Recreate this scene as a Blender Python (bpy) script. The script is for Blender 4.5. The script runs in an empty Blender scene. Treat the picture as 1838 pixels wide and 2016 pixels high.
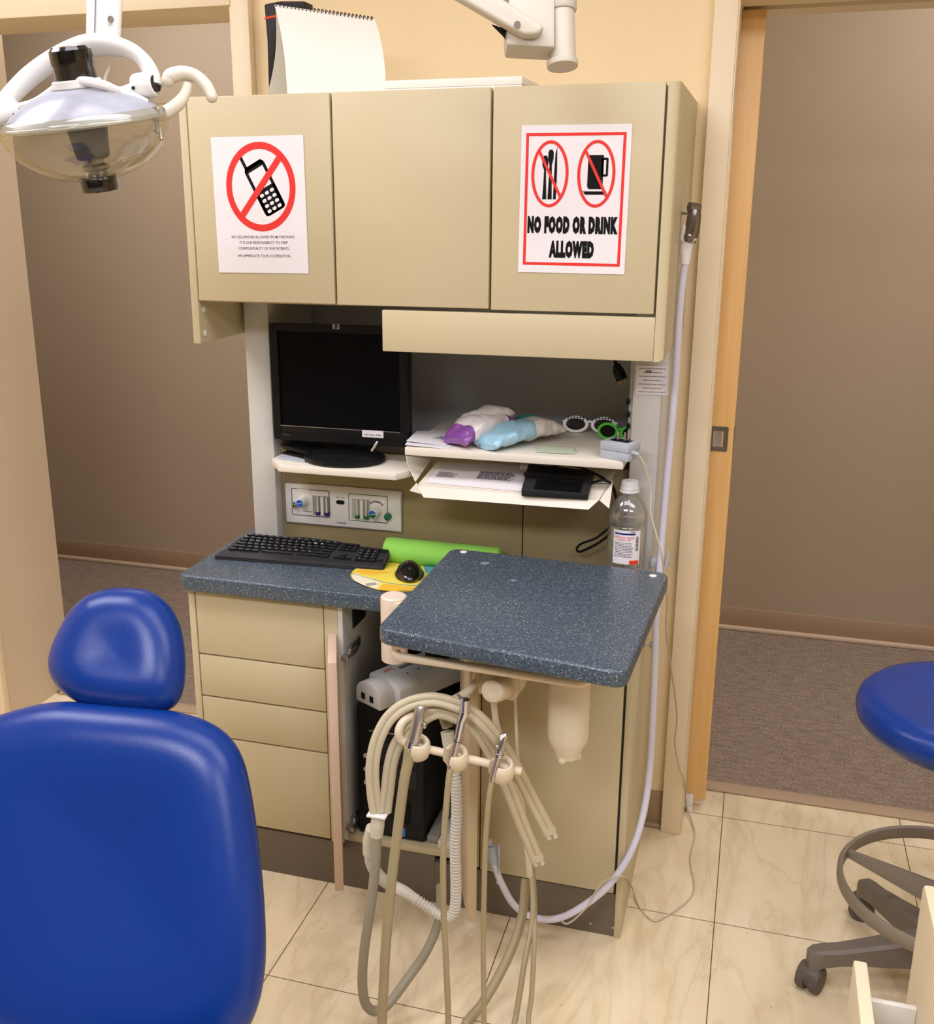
import bpy, bmesh, math, random
from mathutils import Vector, Matrix
random.seed(7)
SC = bpy.context.scene
COL = SC.collection

# ------------------------------------------------------------------ camera model (survey of the photograph)
CAM = Vector((0.1933013, -2.07212853, 1.60477548))
YAW, PITCH, ROLL, FPX, PCX, PCY = 0.29469755, 0.28462589, -0.00224187, 2092.79, 856.26, 1008.0
def cam_basis():
    cy, sy, cp, sp = math.cos(YAW), math.sin(YAW), math.cos(PITCH), math.sin(PITCH)
    f = Vector((-sy*cp, cy*cp, -sp)); r = Vector((cy, sy, 0)); u = r.cross(f)
    return (r*math.cos(ROLL)+u*math.sin(ROLL), u*math.cos(ROLL)-r*math.sin(ROLL), f)
CR, CU, CF = cam_basis()
def ray(px, py): return CF + CR*((px-PCX)/FPX) + CU*((PCY-py)/FPX)
def P(px, py, axis, val):
    """surveyed point: where the sight line meets the world plane axis = val (D = distance)"""
    d = ray(px, py)
    if axis == 'D': return CAM + d*val
    i = 'XYZ'.index(axis)
    return CAM + d*((val-CAM[i])/d[i])
def PP(px, py, o, n):
    d = ray(px, py)
    return CAM + d*((o-CAM).dot(n)/d.dot(n))

# ------------------------------------------------------------------ geometry helpers: geom = (verts, faces)
def V(*a): return Vector(a)
X, Y, Z = V(1,0,0), V(0,1,0), V(0,0,1)
def join(*gs):
    vs, fs = [], []
    for g in gs:
        o = len(vs); vs += list(g[0]); fs += [tuple(i+o for i in f) for f in g[1]]
    return vs, fs
def from_bm(bm):
    bm.verts.index_update()
    r = ([v.co.copy() for v in bm.verts], [tuple(v.index for v in f.verts) for f in bm.faces])
    bm.free(); return r
def bevel(g, w, seg=2):
    if w <= 0: return g
    bm = bmesh.new(); vs = [bm.verts.new(v) for v in g[0]]
    for f in g[1]: bm.faces.new([vs[i] for i in f])
    bmesh.ops.recalc_face_normals(bm, faces=bm.faces)
    es = [e for e in bm.edges if len(e.link_faces) == 2 and e.calc_face_angle(0) > 0.5]
    bmesh.ops.bevel(bm, geom=es, offset=w, segments=seg, profile=.5, affect='EDGES', clamp_overlap=True)
    return from_bm(bm)
def obox(c, ax, ay, az, hx, hy, hz, b=0, seg=2):
    c = Vector(c); ax, ay, az = ax.normalized(), ay.normalized(), az.normalized()
    vs = [c+ax*hx*i+ay*hy*j+az*hz*k for i in (-1,1) for j in (-1,1) for k in (-1,1)]
    fs = [(0,1,3,2),(4,6,7,5),(0,4,5,1),(2,3,7,6),(0,2,6,4),(1,5,7,3)]
    return bevel((vs, fs), b, seg)
def box(x0, x1, y0, y1, z0, z1, b=0, seg=2):
    return obox(((x0+x1)/2,(y0+y1)/2,(z0+z1)/2), X, Y, Z, abs(x1-x0)/2, abs(y1-y0)/2, abs(z1-z0)/2, b, seg)
def prism(pts, vec, b=0, seg=2):
    n = len(pts); vec = Vector(vec)
    vs = [Vector(p) for p in pts]+[Vector(p)+vec for p in pts]
    fs = [tuple(range(n-1,-1,-1)), tuple(range(n,2*n))]+[(i,(i+1)%n,(i+1)%n+n,i+n) for i in range(n)]
    return bevel((vs, fs), b, seg)
def catmull(pts, m=8):
    pts = [Vector(p) for p in pts]
    if len(pts) < 3: return pts
    q = [pts[0]*2-pts[1]]+pts+[pts[-1]*2-pts[-2]]; out = []
    for i in range(1, len(q)-2):
        a, b, c, d = q[i-1], q[i], q[i+1], q[i+2]
        for k in range(m):
            t = k/m
            out.append(.5*((2*b)+(c-a)*t+(2*a-5*b+4*c-d)*t*t+(3*b-a-3*c+d)*t**3))
    out.append(pts[-1]); return out
def lerp_list(l, n):
    if not isinstance(l, (list, tuple)): return [l]*n
    r = []
    for i in range(n):
        t = i/(n-1)*(len(l)-1); k = min(int(t), len(l)-2); r.append(l[k]+(l[k+1]-l[k])*(t-k))
    return r
def sweep(pts, r, n=12, cap=True, flat=1.0, up=None):
    """tube along pts; r may be a list; flat squeezes the second axis"""
    N = len(pts); R = lerp_list(r, N) if not (isinstance(r, list) and len(r) == N) else r
    T = [(pts[min(i+1,N-1)]-pts[max(i-1,0)]).normalized() for i in range(N)]
    a = up or (Z if abs(T[0].z) < .9 else X)
    nrm = (a-T[0]*a.dot(T[0])).normalized()
    vs, fs = [], []
    for i in range(N):
        nrm = (nrm-T[i]*nrm.dot(T[i])).normalized(); bn = T[i].cross(nrm)
        for k in range(n):
            t = 2*math.pi*k/n
            vs.append(pts[i]+nrm*(math.cos(t)*R[i])+bn*(math.sin(t)*R[i]*flat))
    for i in range(N-1):
        for k in range(n):
            k2 = (k+1)%n
            fs.append((i*n+k, i*n+k2, (i+1)*n+k2, (i+1)*n+k))
    if cap: fs += [tuple(range(n-1,-1,-1)), tuple((N-1)*n+k for k in range(n))]
    return vs, fs
def tube(pts, r, n=12, m=8, **kw): return sweep(catmull(pts, m), r, n, **kw)
def corr(pts, r0, r1, pitch, n=14):
    c = catmull(pts, 10); L = [0]
    for i in range(1, len(c)): L.append(L[-1]+(c[i]-c[i-1]).length)
    cnt = int(L[-1]/pitch)*4; out, R = [], []; j = 0
    for i in range(cnt+1):
        s = L[-1]*i/cnt
        while j < len(c)-2 and L[j+1] < s: j += 1
        t = (s-L[j])/max(1e-9, L[j+1]-L[j]); out.append(c[j].lerp(c[j+1], t)); R.append((r0, r1, r1, r0)[i%4])
    return sweep(out, R, n)
def basis(axis, hint=None):
    a = Vector(axis).normalized(); h = hint or (X if abs(a.x) < .8 else Y)
    u = (h-a*h.dot(a)).normalized(); return u, a.cross(u), a
def lathe(prof, c, axis=Z, n=32, sx=1.0, sy=1.0, hint=None, cap=True, a0=0, a1=None):
    """prof: (radius, height) pairs along axis from c"""
    u, v, a = basis(axis, hint); c = Vector(c); vs, fs = [], []
    full = a1 is None; cnt = n if full else n+1
    for (r, h) in prof:
        for k in range(cnt):
            t = a0+(2*math.pi if full else a1-a0)*k/n
            vs.append(c+a*h+u*(math.cos(t)*r*sx)+v*(math.sin(t)*r*sy))
    for i in range(len(prof)-1):
        for k in range(n):
            k2 = (k+1)%cnt
            fs.append((i*cnt+k, i*cnt+k2, (i+1)*cnt+k2, (i+1)*cnt+k))
    if cap:
        if prof[0][0] > 1e-6: fs.append(tuple(range(cnt-1,-1,-1)))
        if prof[-1][0] > 1e-6: fs.append(tuple((len(prof)-1)*cnt+k for k in range(cnt)))
    return vs, fs
def cyl(a, b, r, n=20, bev=0.0):
    a, b = Vector(a), Vector(b); h = (b-a).length
    pr = [(r,0),(r,h)] if bev <= 0 else [(r-bev,0),(r-bev*.3,bev*.3),(r,bev),(r,h-bev),(r-bev*.3,h-bev*.3),(r-bev,h)]
    return lathe(pr, a, b-a, n)
def ball(c, r, n=16, s=(1,1,1)):
    vs, fs = lathe([(max(1e-5,r*math.sin(math.pi*i/n)), -r*math.cos(math.pi*i/n)) for i in range(n+1)], (0,0,0), Z, n, cap=False)
    c = Vector(c); return [V(v.x*s[0], v.y*s[1], v.z*s[2])+c for v in vs], fs
def rrect(w, h, r, n=6):
    out = []
    for cx, cy, a in ((w/2-r,h/2-r,0),(-w/2+r,h/2-r,90),(-w/2+r,-h/2+r,180),(w/2-r,-h/2+r,270)):
        for i in range(n+1):
            t = math.radians(a+90*i/n); out.append((cx+r*math.cos(t), cy+r*math.sin(t)))
    return out
def flat_poly(pts2, o, ux, uy, nrm, t=.0004):
    return prism([o+ux*p[0]+uy*p[1] for p in pts2], nrm*t)
def ring2(o, ux, uy, nrm, ra, rb, wa, t=.0004, n=48, wb=None):
    wb = wa if wb is None else wb
    vs, fs = [], []
    for k in range(n):
        a = 2*math.pi*k/n; c, s = math.cos(a), math.sin(a)
        for (r1, r2) in ((ra, rb), (ra-wa, rb-wb)):
            p = o+ux*(r1*c)+uy*(r2*s); vs += [p, p+nrm*t]
    for k in range(n):
        a, b = k*4, ((k+1)%n)*4
        fs += [(a+1,b+1,b+3,a+3),(a,b,b+1,a+1),(a+2,a+3,b+3,b+2),(a,a+2,b+2,b)]
    return vs, fs
def frame2(o, ux, uy, nrm, w, h, wd, t=.0004, r=0.0):
    if r > 0:
        A = rrect(w, h, r); B = rrect(w-2*wd, h-2*wd, max(1e-4, r-wd)); n = len(A); vs, fs = [], []
        for k in range(n):
            for p in (A[k], B[k]):
                q = o+ux*p[0]+uy*p[1]; vs += [q, q+nrm*t]
        for k in range(n):
            a, b = k*4, ((k+1)%n)*4
            fs += [(a+1,b+1,b+3,a+3),(a,b,b+1,a+1),(a+2,a+3,b+3,b+2),(a,a+2,b+2,b)]
        return vs, fs
    gs = []
    for (cx, cy, sx, sy) in ((0,h/2-wd/2,w,wd),(0,-h/2+wd/2,w,wd),(-w/2+wd/2,0,wd,h-2*wd),(w/2-wd/2,0,wd,h-2*wd)):
        gs.append(flat_poly([(cx-sx/2,cy-sy/2),(cx+sx/2,cy-sy/2),(cx+sx/2,cy+sy/2),(cx-sx/2,cy+sy/2)], o, ux, uy, nrm, t))
    return join(*gs)
def bar2(o, ux, uy, nrm, p, q, w, t=.0005):
    p, q = Vector(p), Vector(q); d = (q-p).normalized(); s = Vector((-d.y, d.x))*(w/2)
    return flat_poly([p-s, q-s, q+s, p+s], o, ux, uy, nrm, t)
def pillow(outline, nrm, r, thick, rings=7, inner=(.8,.55,.3), dish=0.0, back=True):
    """outline: points of the silhouette plane (mid of the edge roll). inset by r with quarter-round, both sides"""
    n = len(outline); c = sum(outline, Vector())/n; vs, fs = [], []
    sizes = [(p-c).length for p in outline]; mean = sum(sizes)/n
    layers = []
    th = [math.pi/2*i/rings for i in range(rings+1)]
    if back:
        for s in reversed(inner): layers.append((s*(1-r/mean), -thick/2, 0))
        for t in reversed(th[1:]): layers.append((1-r/mean*(1-math.cos(t)), -math.sin(t)*thick/2, 0))
    for t in th: layers.append((1-r/mean*(1-math.cos(t)), math.sin(t)*thick/2, 0))
    for s in inner: layers.append((s*(1-r/mean), thick/2, 1-s))
    for (s, h, dd) in layers:
        for p in outline: vs.append(c+(p-c)*s+nrm*(h-dish*(1-math.cos(math.pi*min(1,dd)))/2))
    for i in range(len(layers)-1):
        for k in range(n):
            k2 = (k+1)%n; fs.append((i*n+k, i*n+k2, (i+1)*n+k2, (i+1)*n+k))
    for i, d, h in ((0, -1, -thick/2), (len(layers)-1, 1, thick/2)):
        vs.append(c+nrm*(h-(dish if d > 0 else 0))); ci = len(vs)-1
        for k in range(n): fs.append((i*n+k, i*n+(k+1)%n, ci) if d > 0 else (i*n+(k+1)%n, i*n+k, ci))
    return vs, fs
_txt = {}
def text(s, o, ux, uy, nrm, h=None, w=None, bold=0.0, t=.0003, align='C', space=1.0):
    """lettering as a mesh: cap height h, squeezed to width w, centred at o"""
    key = (s, bold, space)
    if key not in _txt:
        cu = bpy.data.curves.new('lettering', 'FONT'); cu.body = s; cu.space_character = space; cu.offset = bold; cu.resolution_u = 2
        ob = bpy.data.objects.new('lettering', cu); COL.objects.link(ob)
        dg = bpy.context.evaluated_depsgraph_get(); me = bpy.data.meshes.new_from_object(ob.evaluated_get(dg))
        _txt[key] = ([v.co.copy() for v in me.vertices], [tuple(p.vertices) for p in me.polygons])
        bpy.data.objects.remove(ob); bpy.data.curves.remove(cu); bpy.data.meshes.remove(me)
    vs, fs = _txt[key]
    if not vs: return [], []
    x0, x1 = min(v.x for v in vs), max(v.x for v in vs); y0, y1 = min(v.y for v in vs), max(v.y for v in vs)
    sy = (h/(y1-y0)) if h else None; sx = (w/(x1-x0)) if w else sy
    if sy is None: sy = sx
    ox = (x0+x1)/2 if align == 'C' else x0
    return [o+ux*((v.x-ox)*sx)+uy*((v.y-(y0+y1)/2)*sy)+nrm*t for v in vs], fs
def print_lines(o, ux, uy, nrm, w, h, rows, th, seed=1, ragged=.2, t=.0003):
    """small illegible print: words as thin dashes"""
    rd = random.Random(seed); gs = []
    for i in range(rows):
        y = h/2-(i+.5)*h/rows; x = -w/2; end = w/2-rd.random()*ragged*w
        while x < end:
            l = min(end-x, w*rd.uniform(.05,.16))
            gs.append(flat_poly([(x,y-th/2),(x+l,y-th/2),(x+l,y+th/2),(x,y+th/2)], o, ux, uy, nrm, t)); x += l+w*.02
    return join(*gs)

# ------------------------------------------------------------------ objects
WL = {}
def link(name, g, mat, loc, parent=None, sharp=35, label=None):
    me = bpy.data.meshes.new(name); me.from_pydata([Vector(v)-loc for v in g[0]], [], g[1])
    me.polygons.foreach_set('use_smooth', [True]*len(me.polygons))
    bm = bmesh.new(); bm.from_mesh(me); bmesh.ops.recalc_face_normals(bm, faces=bm.faces); bm.to_mesh(me); bm.free()
    me.set_sharp_from_angle(angle=math.radians(sharp)); me.materials.append(mat)
    o = bpy.data.objects.new(name, me); COL.objects.link(o)
    if parent: o.parent = parent
    else: o.location = loc
    WL[o] = loc
    if label: o['label'] = label
    return o
def part(parent, name, g, mat, label=None, sharp=35): return link(name, g, mat, WL[parent], parent, sharp, label)
def thing(name, label, cat, loc, group=None):
    o = bpy.data.objects.new(name, None); COL.objects.link(o); o.location = Vector(loc); o.empty_display_size = .05
    o['label'] = label; o['category'] = cat
    if group: o['group'] = group
    WL[o] = Vector(loc); return o
def solo(name, g, mat, label, cat, group=None, sharp=35):
    n = len(g[0]); c = sum((Vector(v) for v in g[0]), Vector())/n; c.z = min(v[2] for v in g[0])
    o = link(name, g, mat, c, None, sharp); o['label'] = label; o['category'] = cat
    if group: o['group'] = group
    return o
def struct(name, g, mat, parent=None, sharp=35):
    if parent: return link(name, g, mat, WL[parent], parent, sharp)
    o = link(name, g, mat, V(0,0,0), None, sharp); o['kind'] = 'structure'; return o

# ------------------------------------------------------------------ materials
def lin(c): 
    return tuple(((v/255)/12.92 if v/255 <= .04045 else ((v/255+.055)/1.055)**2.4) for v in c)+(1,)
def mat(name, rgb, rough=.5, metal=0.0, spec=.5, bump=0.0, scale=300, var=.04, coat=0.0, trans=0.0, ior=1.45, alpha=1.0, emit=None, vscale=6, crough=.1):
    m = bpy.data.materials.new(name); m.use_nodes = True; nt = m.node_tree; b = nt.nodes['Principled BSDF']
    c = lin(rgb)
    tc = nt.nodes.new('ShaderNodeTexCoord')
    nz = nt.nodes.new('ShaderNodeTexNoise'); nz.inputs['Scale'].default_value = vscale; nz.inputs['Detail'].default_value = 5
    nt.links.new(tc.outputs['Object'], nz.inputs['Vector'])
    mx = nt.nodes.new('ShaderNodeMix'); mx.data_type = 'RGBA'
    mx.inputs[6].default_value = tuple(v*(1-var) for v in c[:3])+(1,); mx.inputs[7].default_value = tuple(min(1,v*(1+var)) for v in c[:3])+(1,)
    nt.links.new(nz.outputs['Fac'], mx.inputs[0]); nt.links.new(mx.outputs[2], b.inputs['Base Color'])
    b.inputs['Roughness'].default_value = rough; b.inputs['Metallic'].default_value = metal; b.inputs['Specular IOR Level'].default_value = spec
    b.inputs['Coat Weight'].default_value = coat; b.inputs['Coat Roughness'].default_value = crough
    b.inputs['Transmission Weight'].default_value = trans; b.inputs['IOR'].default_value = ior; b.inputs['Alpha'].default_value = alpha
    if emit: b.inputs['Emission Color'].default_value = lin(emit[0]); b.inputs['Emission Strength'].default_value = emit[1]
    if bump > 0:
        n2 = nt.nodes.new('ShaderNodeTexNoise'); n2.inputs['Scale'].default_value = scale; n2.inputs['Detail'].default_value = 3
        bp = nt.nodes.new('ShaderNodeBump'); bp.inputs['Strength'].default_value = bump; bp.inputs['Distance'].default_value = .002
        nt.links.new(tc.outputs['Object'], n2.inputs['Vector']); nt.links.new(n2.outputs['Fac'], bp.inputs['Height']); nt.links.new(bp.outputs['Normal'], b.inputs['Normal'])
    return m
class NT:
    def __init__(s, name):
        s.m = bpy.data.materials.new(name); s.m.use_nodes = True; s.t = s.m.node_tree; s.b = s.t.nodes['Principled BSDF']
    def n(s, typ, **kw):
        o = s.t.nodes.new(typ)
        for k, v in kw.items():
            if k.startswith('i_'): o.inputs[k[2:].replace('_',' ')].default_value = v
            else: setattr(o, k, v)
        return o
    def l(s, a, b): s.t.links.new(a, b)
    def math(s, op, a, b=None):
        o = s.n('ShaderNodeMath', operation=op)
        for i, v in enumerate((a, b)):
            if v is None: continue
            if isinstance(v, (int, float)): o.inputs[i].default_value = v
            else: s.l(v, o.inputs[i])
        return o.outputs[0]
    def mix(s, fac, a, b):
        o = s.n('ShaderNodeMix', data_type='RGBA')
        for i, v in ((0, fac), (6, a), (7, b)):
            if isinstance(v, (int, float, tuple)): o.inputs[i].default_value = v
            else: s.l(v, o.inputs[i])
        return o.outputs[2]
    def ramp(s, fac, stops):
        o = s.n('ShaderNodeValToRGB'); e = o.color_ramp.elements
        e[0].position, e[0].color = stops[0]; e[1].position, e[1].color = stops[-1]
        for p, c in stops[1:-1]:
            q = e.new(p); q.color = c
        s.l(fac, o.inputs[0]); return o.outputs[0]
def tile_mat():
    k = NT('cream_marble_tile'); tc = k.n('ShaderNodeTexCoord'); sp = k.n('ShaderNodeSeparateXYZ'); k.l(tc.outputs['Object'], sp.inputs[0])
    def line(o, off):
        t = k.math('DIVIDE', k.math('SUBTRACT', o, off-.457*20), .457)
        return k.math('MULTIPLY', k.math('ABSOLUTE', k.math('SUBTRACT', k.math('FRACT', k.math('ADD', t, .5)), .5)), .457)
    d = k.math('MINIMUM', line(sp.outputs['X'], .201), line(sp.outputs['Y'], .120))
    g = k.math('LESS_THAN', d, .0011)
    mp = k.n('ShaderNodeMapping'); k.l(tc.outputs['Object'], mp.inputs[0]); mp.inputs['Scale'].default_value = (7, 2.2, 1); mp.inputs['Rotation'].default_value = (0,0,-.25)
    n1 = k.n('ShaderNodeTexNoise', i_Scale=1.6, i_Detail=7, i_Roughness=.6, i_Distortion=.7); k.l(mp.outputs[0], n1.inputs['Vector'])
    base = k.ramp(n1.outputs['Fac'], [(.25, lin((214,194,152))), (.5, lin((232,214,176))), (.75, lin((240,224,190)))])
    n2 = k.n('ShaderNodeTexNoise', i_Scale=.8, i_Detail=6, i_Distortion=1.6); k.l(mp.outputs[0], n2.inputs['Vector'])
    v = k.math('ABSOLUTE', k.math('SUBTRACT', n2.outputs['Fac'], .5))
    vein = k.ramp(v, [(0, (1,1,1,1)), (.02, (.35,.35,.35,1)), (.06, (0,0,0,1))])
    c = k.mix(k.math('MULTIPLY', vein, .20), base, lin((160,130,88)))
    n3 = k.n('ShaderNodeTexNoise', i_Scale=60, i_Detail=2); k.l(tc.outputs['Object'], n3.inputs['Vector'])
    c = k.mix(k.math('MULTIPLY', k.math('GREATER_THAN', n3.outputs['Fac'], .745), .4), c, lin((120,95,65)))
    c = k.mix(g, c, lin((92,72,48))); k.l(c, k.b.inputs['Base Color']); k.b.inputs['Roughness'].default_value = .38
    k.b.inputs['Specular IOR Level'].default_value = .4
    return k.m
def carpet_mat():
    k = NT('brown_loop_carpet'); tc = k.n('ShaderNodeTexCoord')
    mp = k.n('ShaderNodeMapping'); k.l(tc.outputs['Object'], mp.inputs[0]); mp.inputs['Scale'].default_value = (130, 330, 1)
    n1 = k.n('ShaderNodeTexNoise', i_Scale=1.0, i_Detail=2); k.l(mp.outputs[0], n1.inputs['Vector'])
    mp2 = k.n('ShaderNodeMapping'); k.l(tc.outputs['Object'], mp2.inputs[0]); mp2.inputs['Scale'].default_value = (20, 70, 1)
    n2 = k.n('ShaderNodeTexNoise', i_Scale=1.0, i_Detail=4); k.l(mp2.outputs[0], n2.inputs['Vector'])
    f = k.math('ADD', k.math('MULTIPLY', n1.outputs['Fac'], .7), k.math('MULTIPLY', n2.outputs['Fac'], .3))
    c = k.ramp(f, [(.3, lin((96,80,66))), (.5, lin((140,120,102))), (.72, lin((188,168,146)))])
    k.l(c, k.b.inputs['Base Color']); k.b.inputs['Roughness'].default_value = .95
    bp = k.n('ShaderNodeBump', i_Strength=.8, i_Distance=.004); k.l(n1.outputs['Fac'], bp.inputs['Height']); k.l(bp.outputs[0], k.b.inputs['Normal'])
    return k.m
def speckle_mat():
    k = NT('speckled_blue_grey_laminate'); tc = k.n('ShaderNodeTexCoord')
    n0 = k.n('ShaderNodeTexNoise', i_Scale=260, i_Detail=3); k.l(tc.outputs['Object'], n0.inputs['Vector'])
    base = k.ramp(n0.outputs['Fac'], [(.32, lin((50,61,70))), (.5, lin((71,84,94))), (.68, lin((92,106,117)))])
    v = k.n('ShaderNodeTexVoronoi', i_Scale=300); k.l(tc.outputs['Object'], v.inputs['Vector'])
    sp = k.n('ShaderNodeSeparateColor'); k.l(v.outputs['Color'], sp.inputs[0])
    pick = k.math('MULTIPLY', k.math('GREATER_THAN', sp.outputs[0], .84), k.math('LESS_THAN', v.outputs['Distance'], .36))
    c = k.mix(k.math('MULTIPLY', pick, .75), base, lin((170,184,192)))
    k.l(c, k.b.inputs['Base Color']); k.b.inputs['Roughness'].default_value = .3
    return k.m
def wood_mat():
    k = NT('honey_oak_veneer'); tc = k.n('ShaderNodeTexCoord'); mp = k.n('ShaderNodeMapping'); k.l(tc.outputs['Object'], mp.inputs[0])
    mp.inputs['Scale'].default_value = (30, 30, 1.2)
    n = k.n('ShaderNodeTexNoise', i_Scale=2.0, i_Detail=5); k.l(mp.outputs[0], n.inputs['Vector'])
    c = k.ramp(n.outputs['Fac'], [(.3, lin((228,180,110))), (.7, lin((236,194,130)))])
    k.l(c, k.b.inputs['Base Color']); k.b.inputs['Roughness'].default_value = .45; return k.m
def glass_mat(name, tint=(255,255,255), fac=.12, rough=.05, milk=(230,228,215), milkfac=.15, through=0.0):
    k = NT(name); out = k.t.nodes['Material Output']; k.b.inputs['Base Color'].default_value = lin(milk); k.b.inputs['Roughness'].default_value = .3
    tr = k.n('ShaderNodeBsdfTransparent'); tr.inputs[0].default_value = lin(tint)
    gl = k.n('ShaderNodeBsdfGlossy'); gl.inputs['Roughness'].default_value = rough
    lw = k.n('ShaderNodeLayerWeight', i_Blend=.25)
    f = k.math('ADD', k.math('MULTIPLY', lw.outputs['Facing'], .45), fac)
    m1 = k.n('ShaderNodeMixShader'); k.l(f, m1.inputs[0]); k.l(tr.outputs[0], m1.inputs[1]); k.l(gl.outputs[0], m1.inputs[2])
    tc = k.n('ShaderNodeTexCoord'); nz = k.n('ShaderNodeTexNoise', i_Scale=9, i_Detail=4); k.l(tc.outputs['Object'], nz.inputs['Vector'])
    m2 = k.n('ShaderNodeMixShader'); k.l(k.math('MULTIPLY', nz.outputs['Fac'], milkfac*2), m2.inputs[0]); k.l(m1.outputs[0], m2.inputs[1])
    if through > 0:
        tl_ = k.n('ShaderNodeBsdfTranslucent'); tl_.inputs[0].default_value = lin(milk); m3 = k.n('ShaderNodeMixShader'); m3.inputs[0].default_value = through
        k.l(k.b.outputs[0], m3.inputs[1]); k.l(tl_.outputs[0], m3.inputs[2]); k.l(m3.outputs[0], m2.inputs[2])
    else: k.l(k.b.outputs[0], m2.inputs[2])
    k.l(m2.outputs[0], out.inputs['Surface']); return k.m

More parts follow.
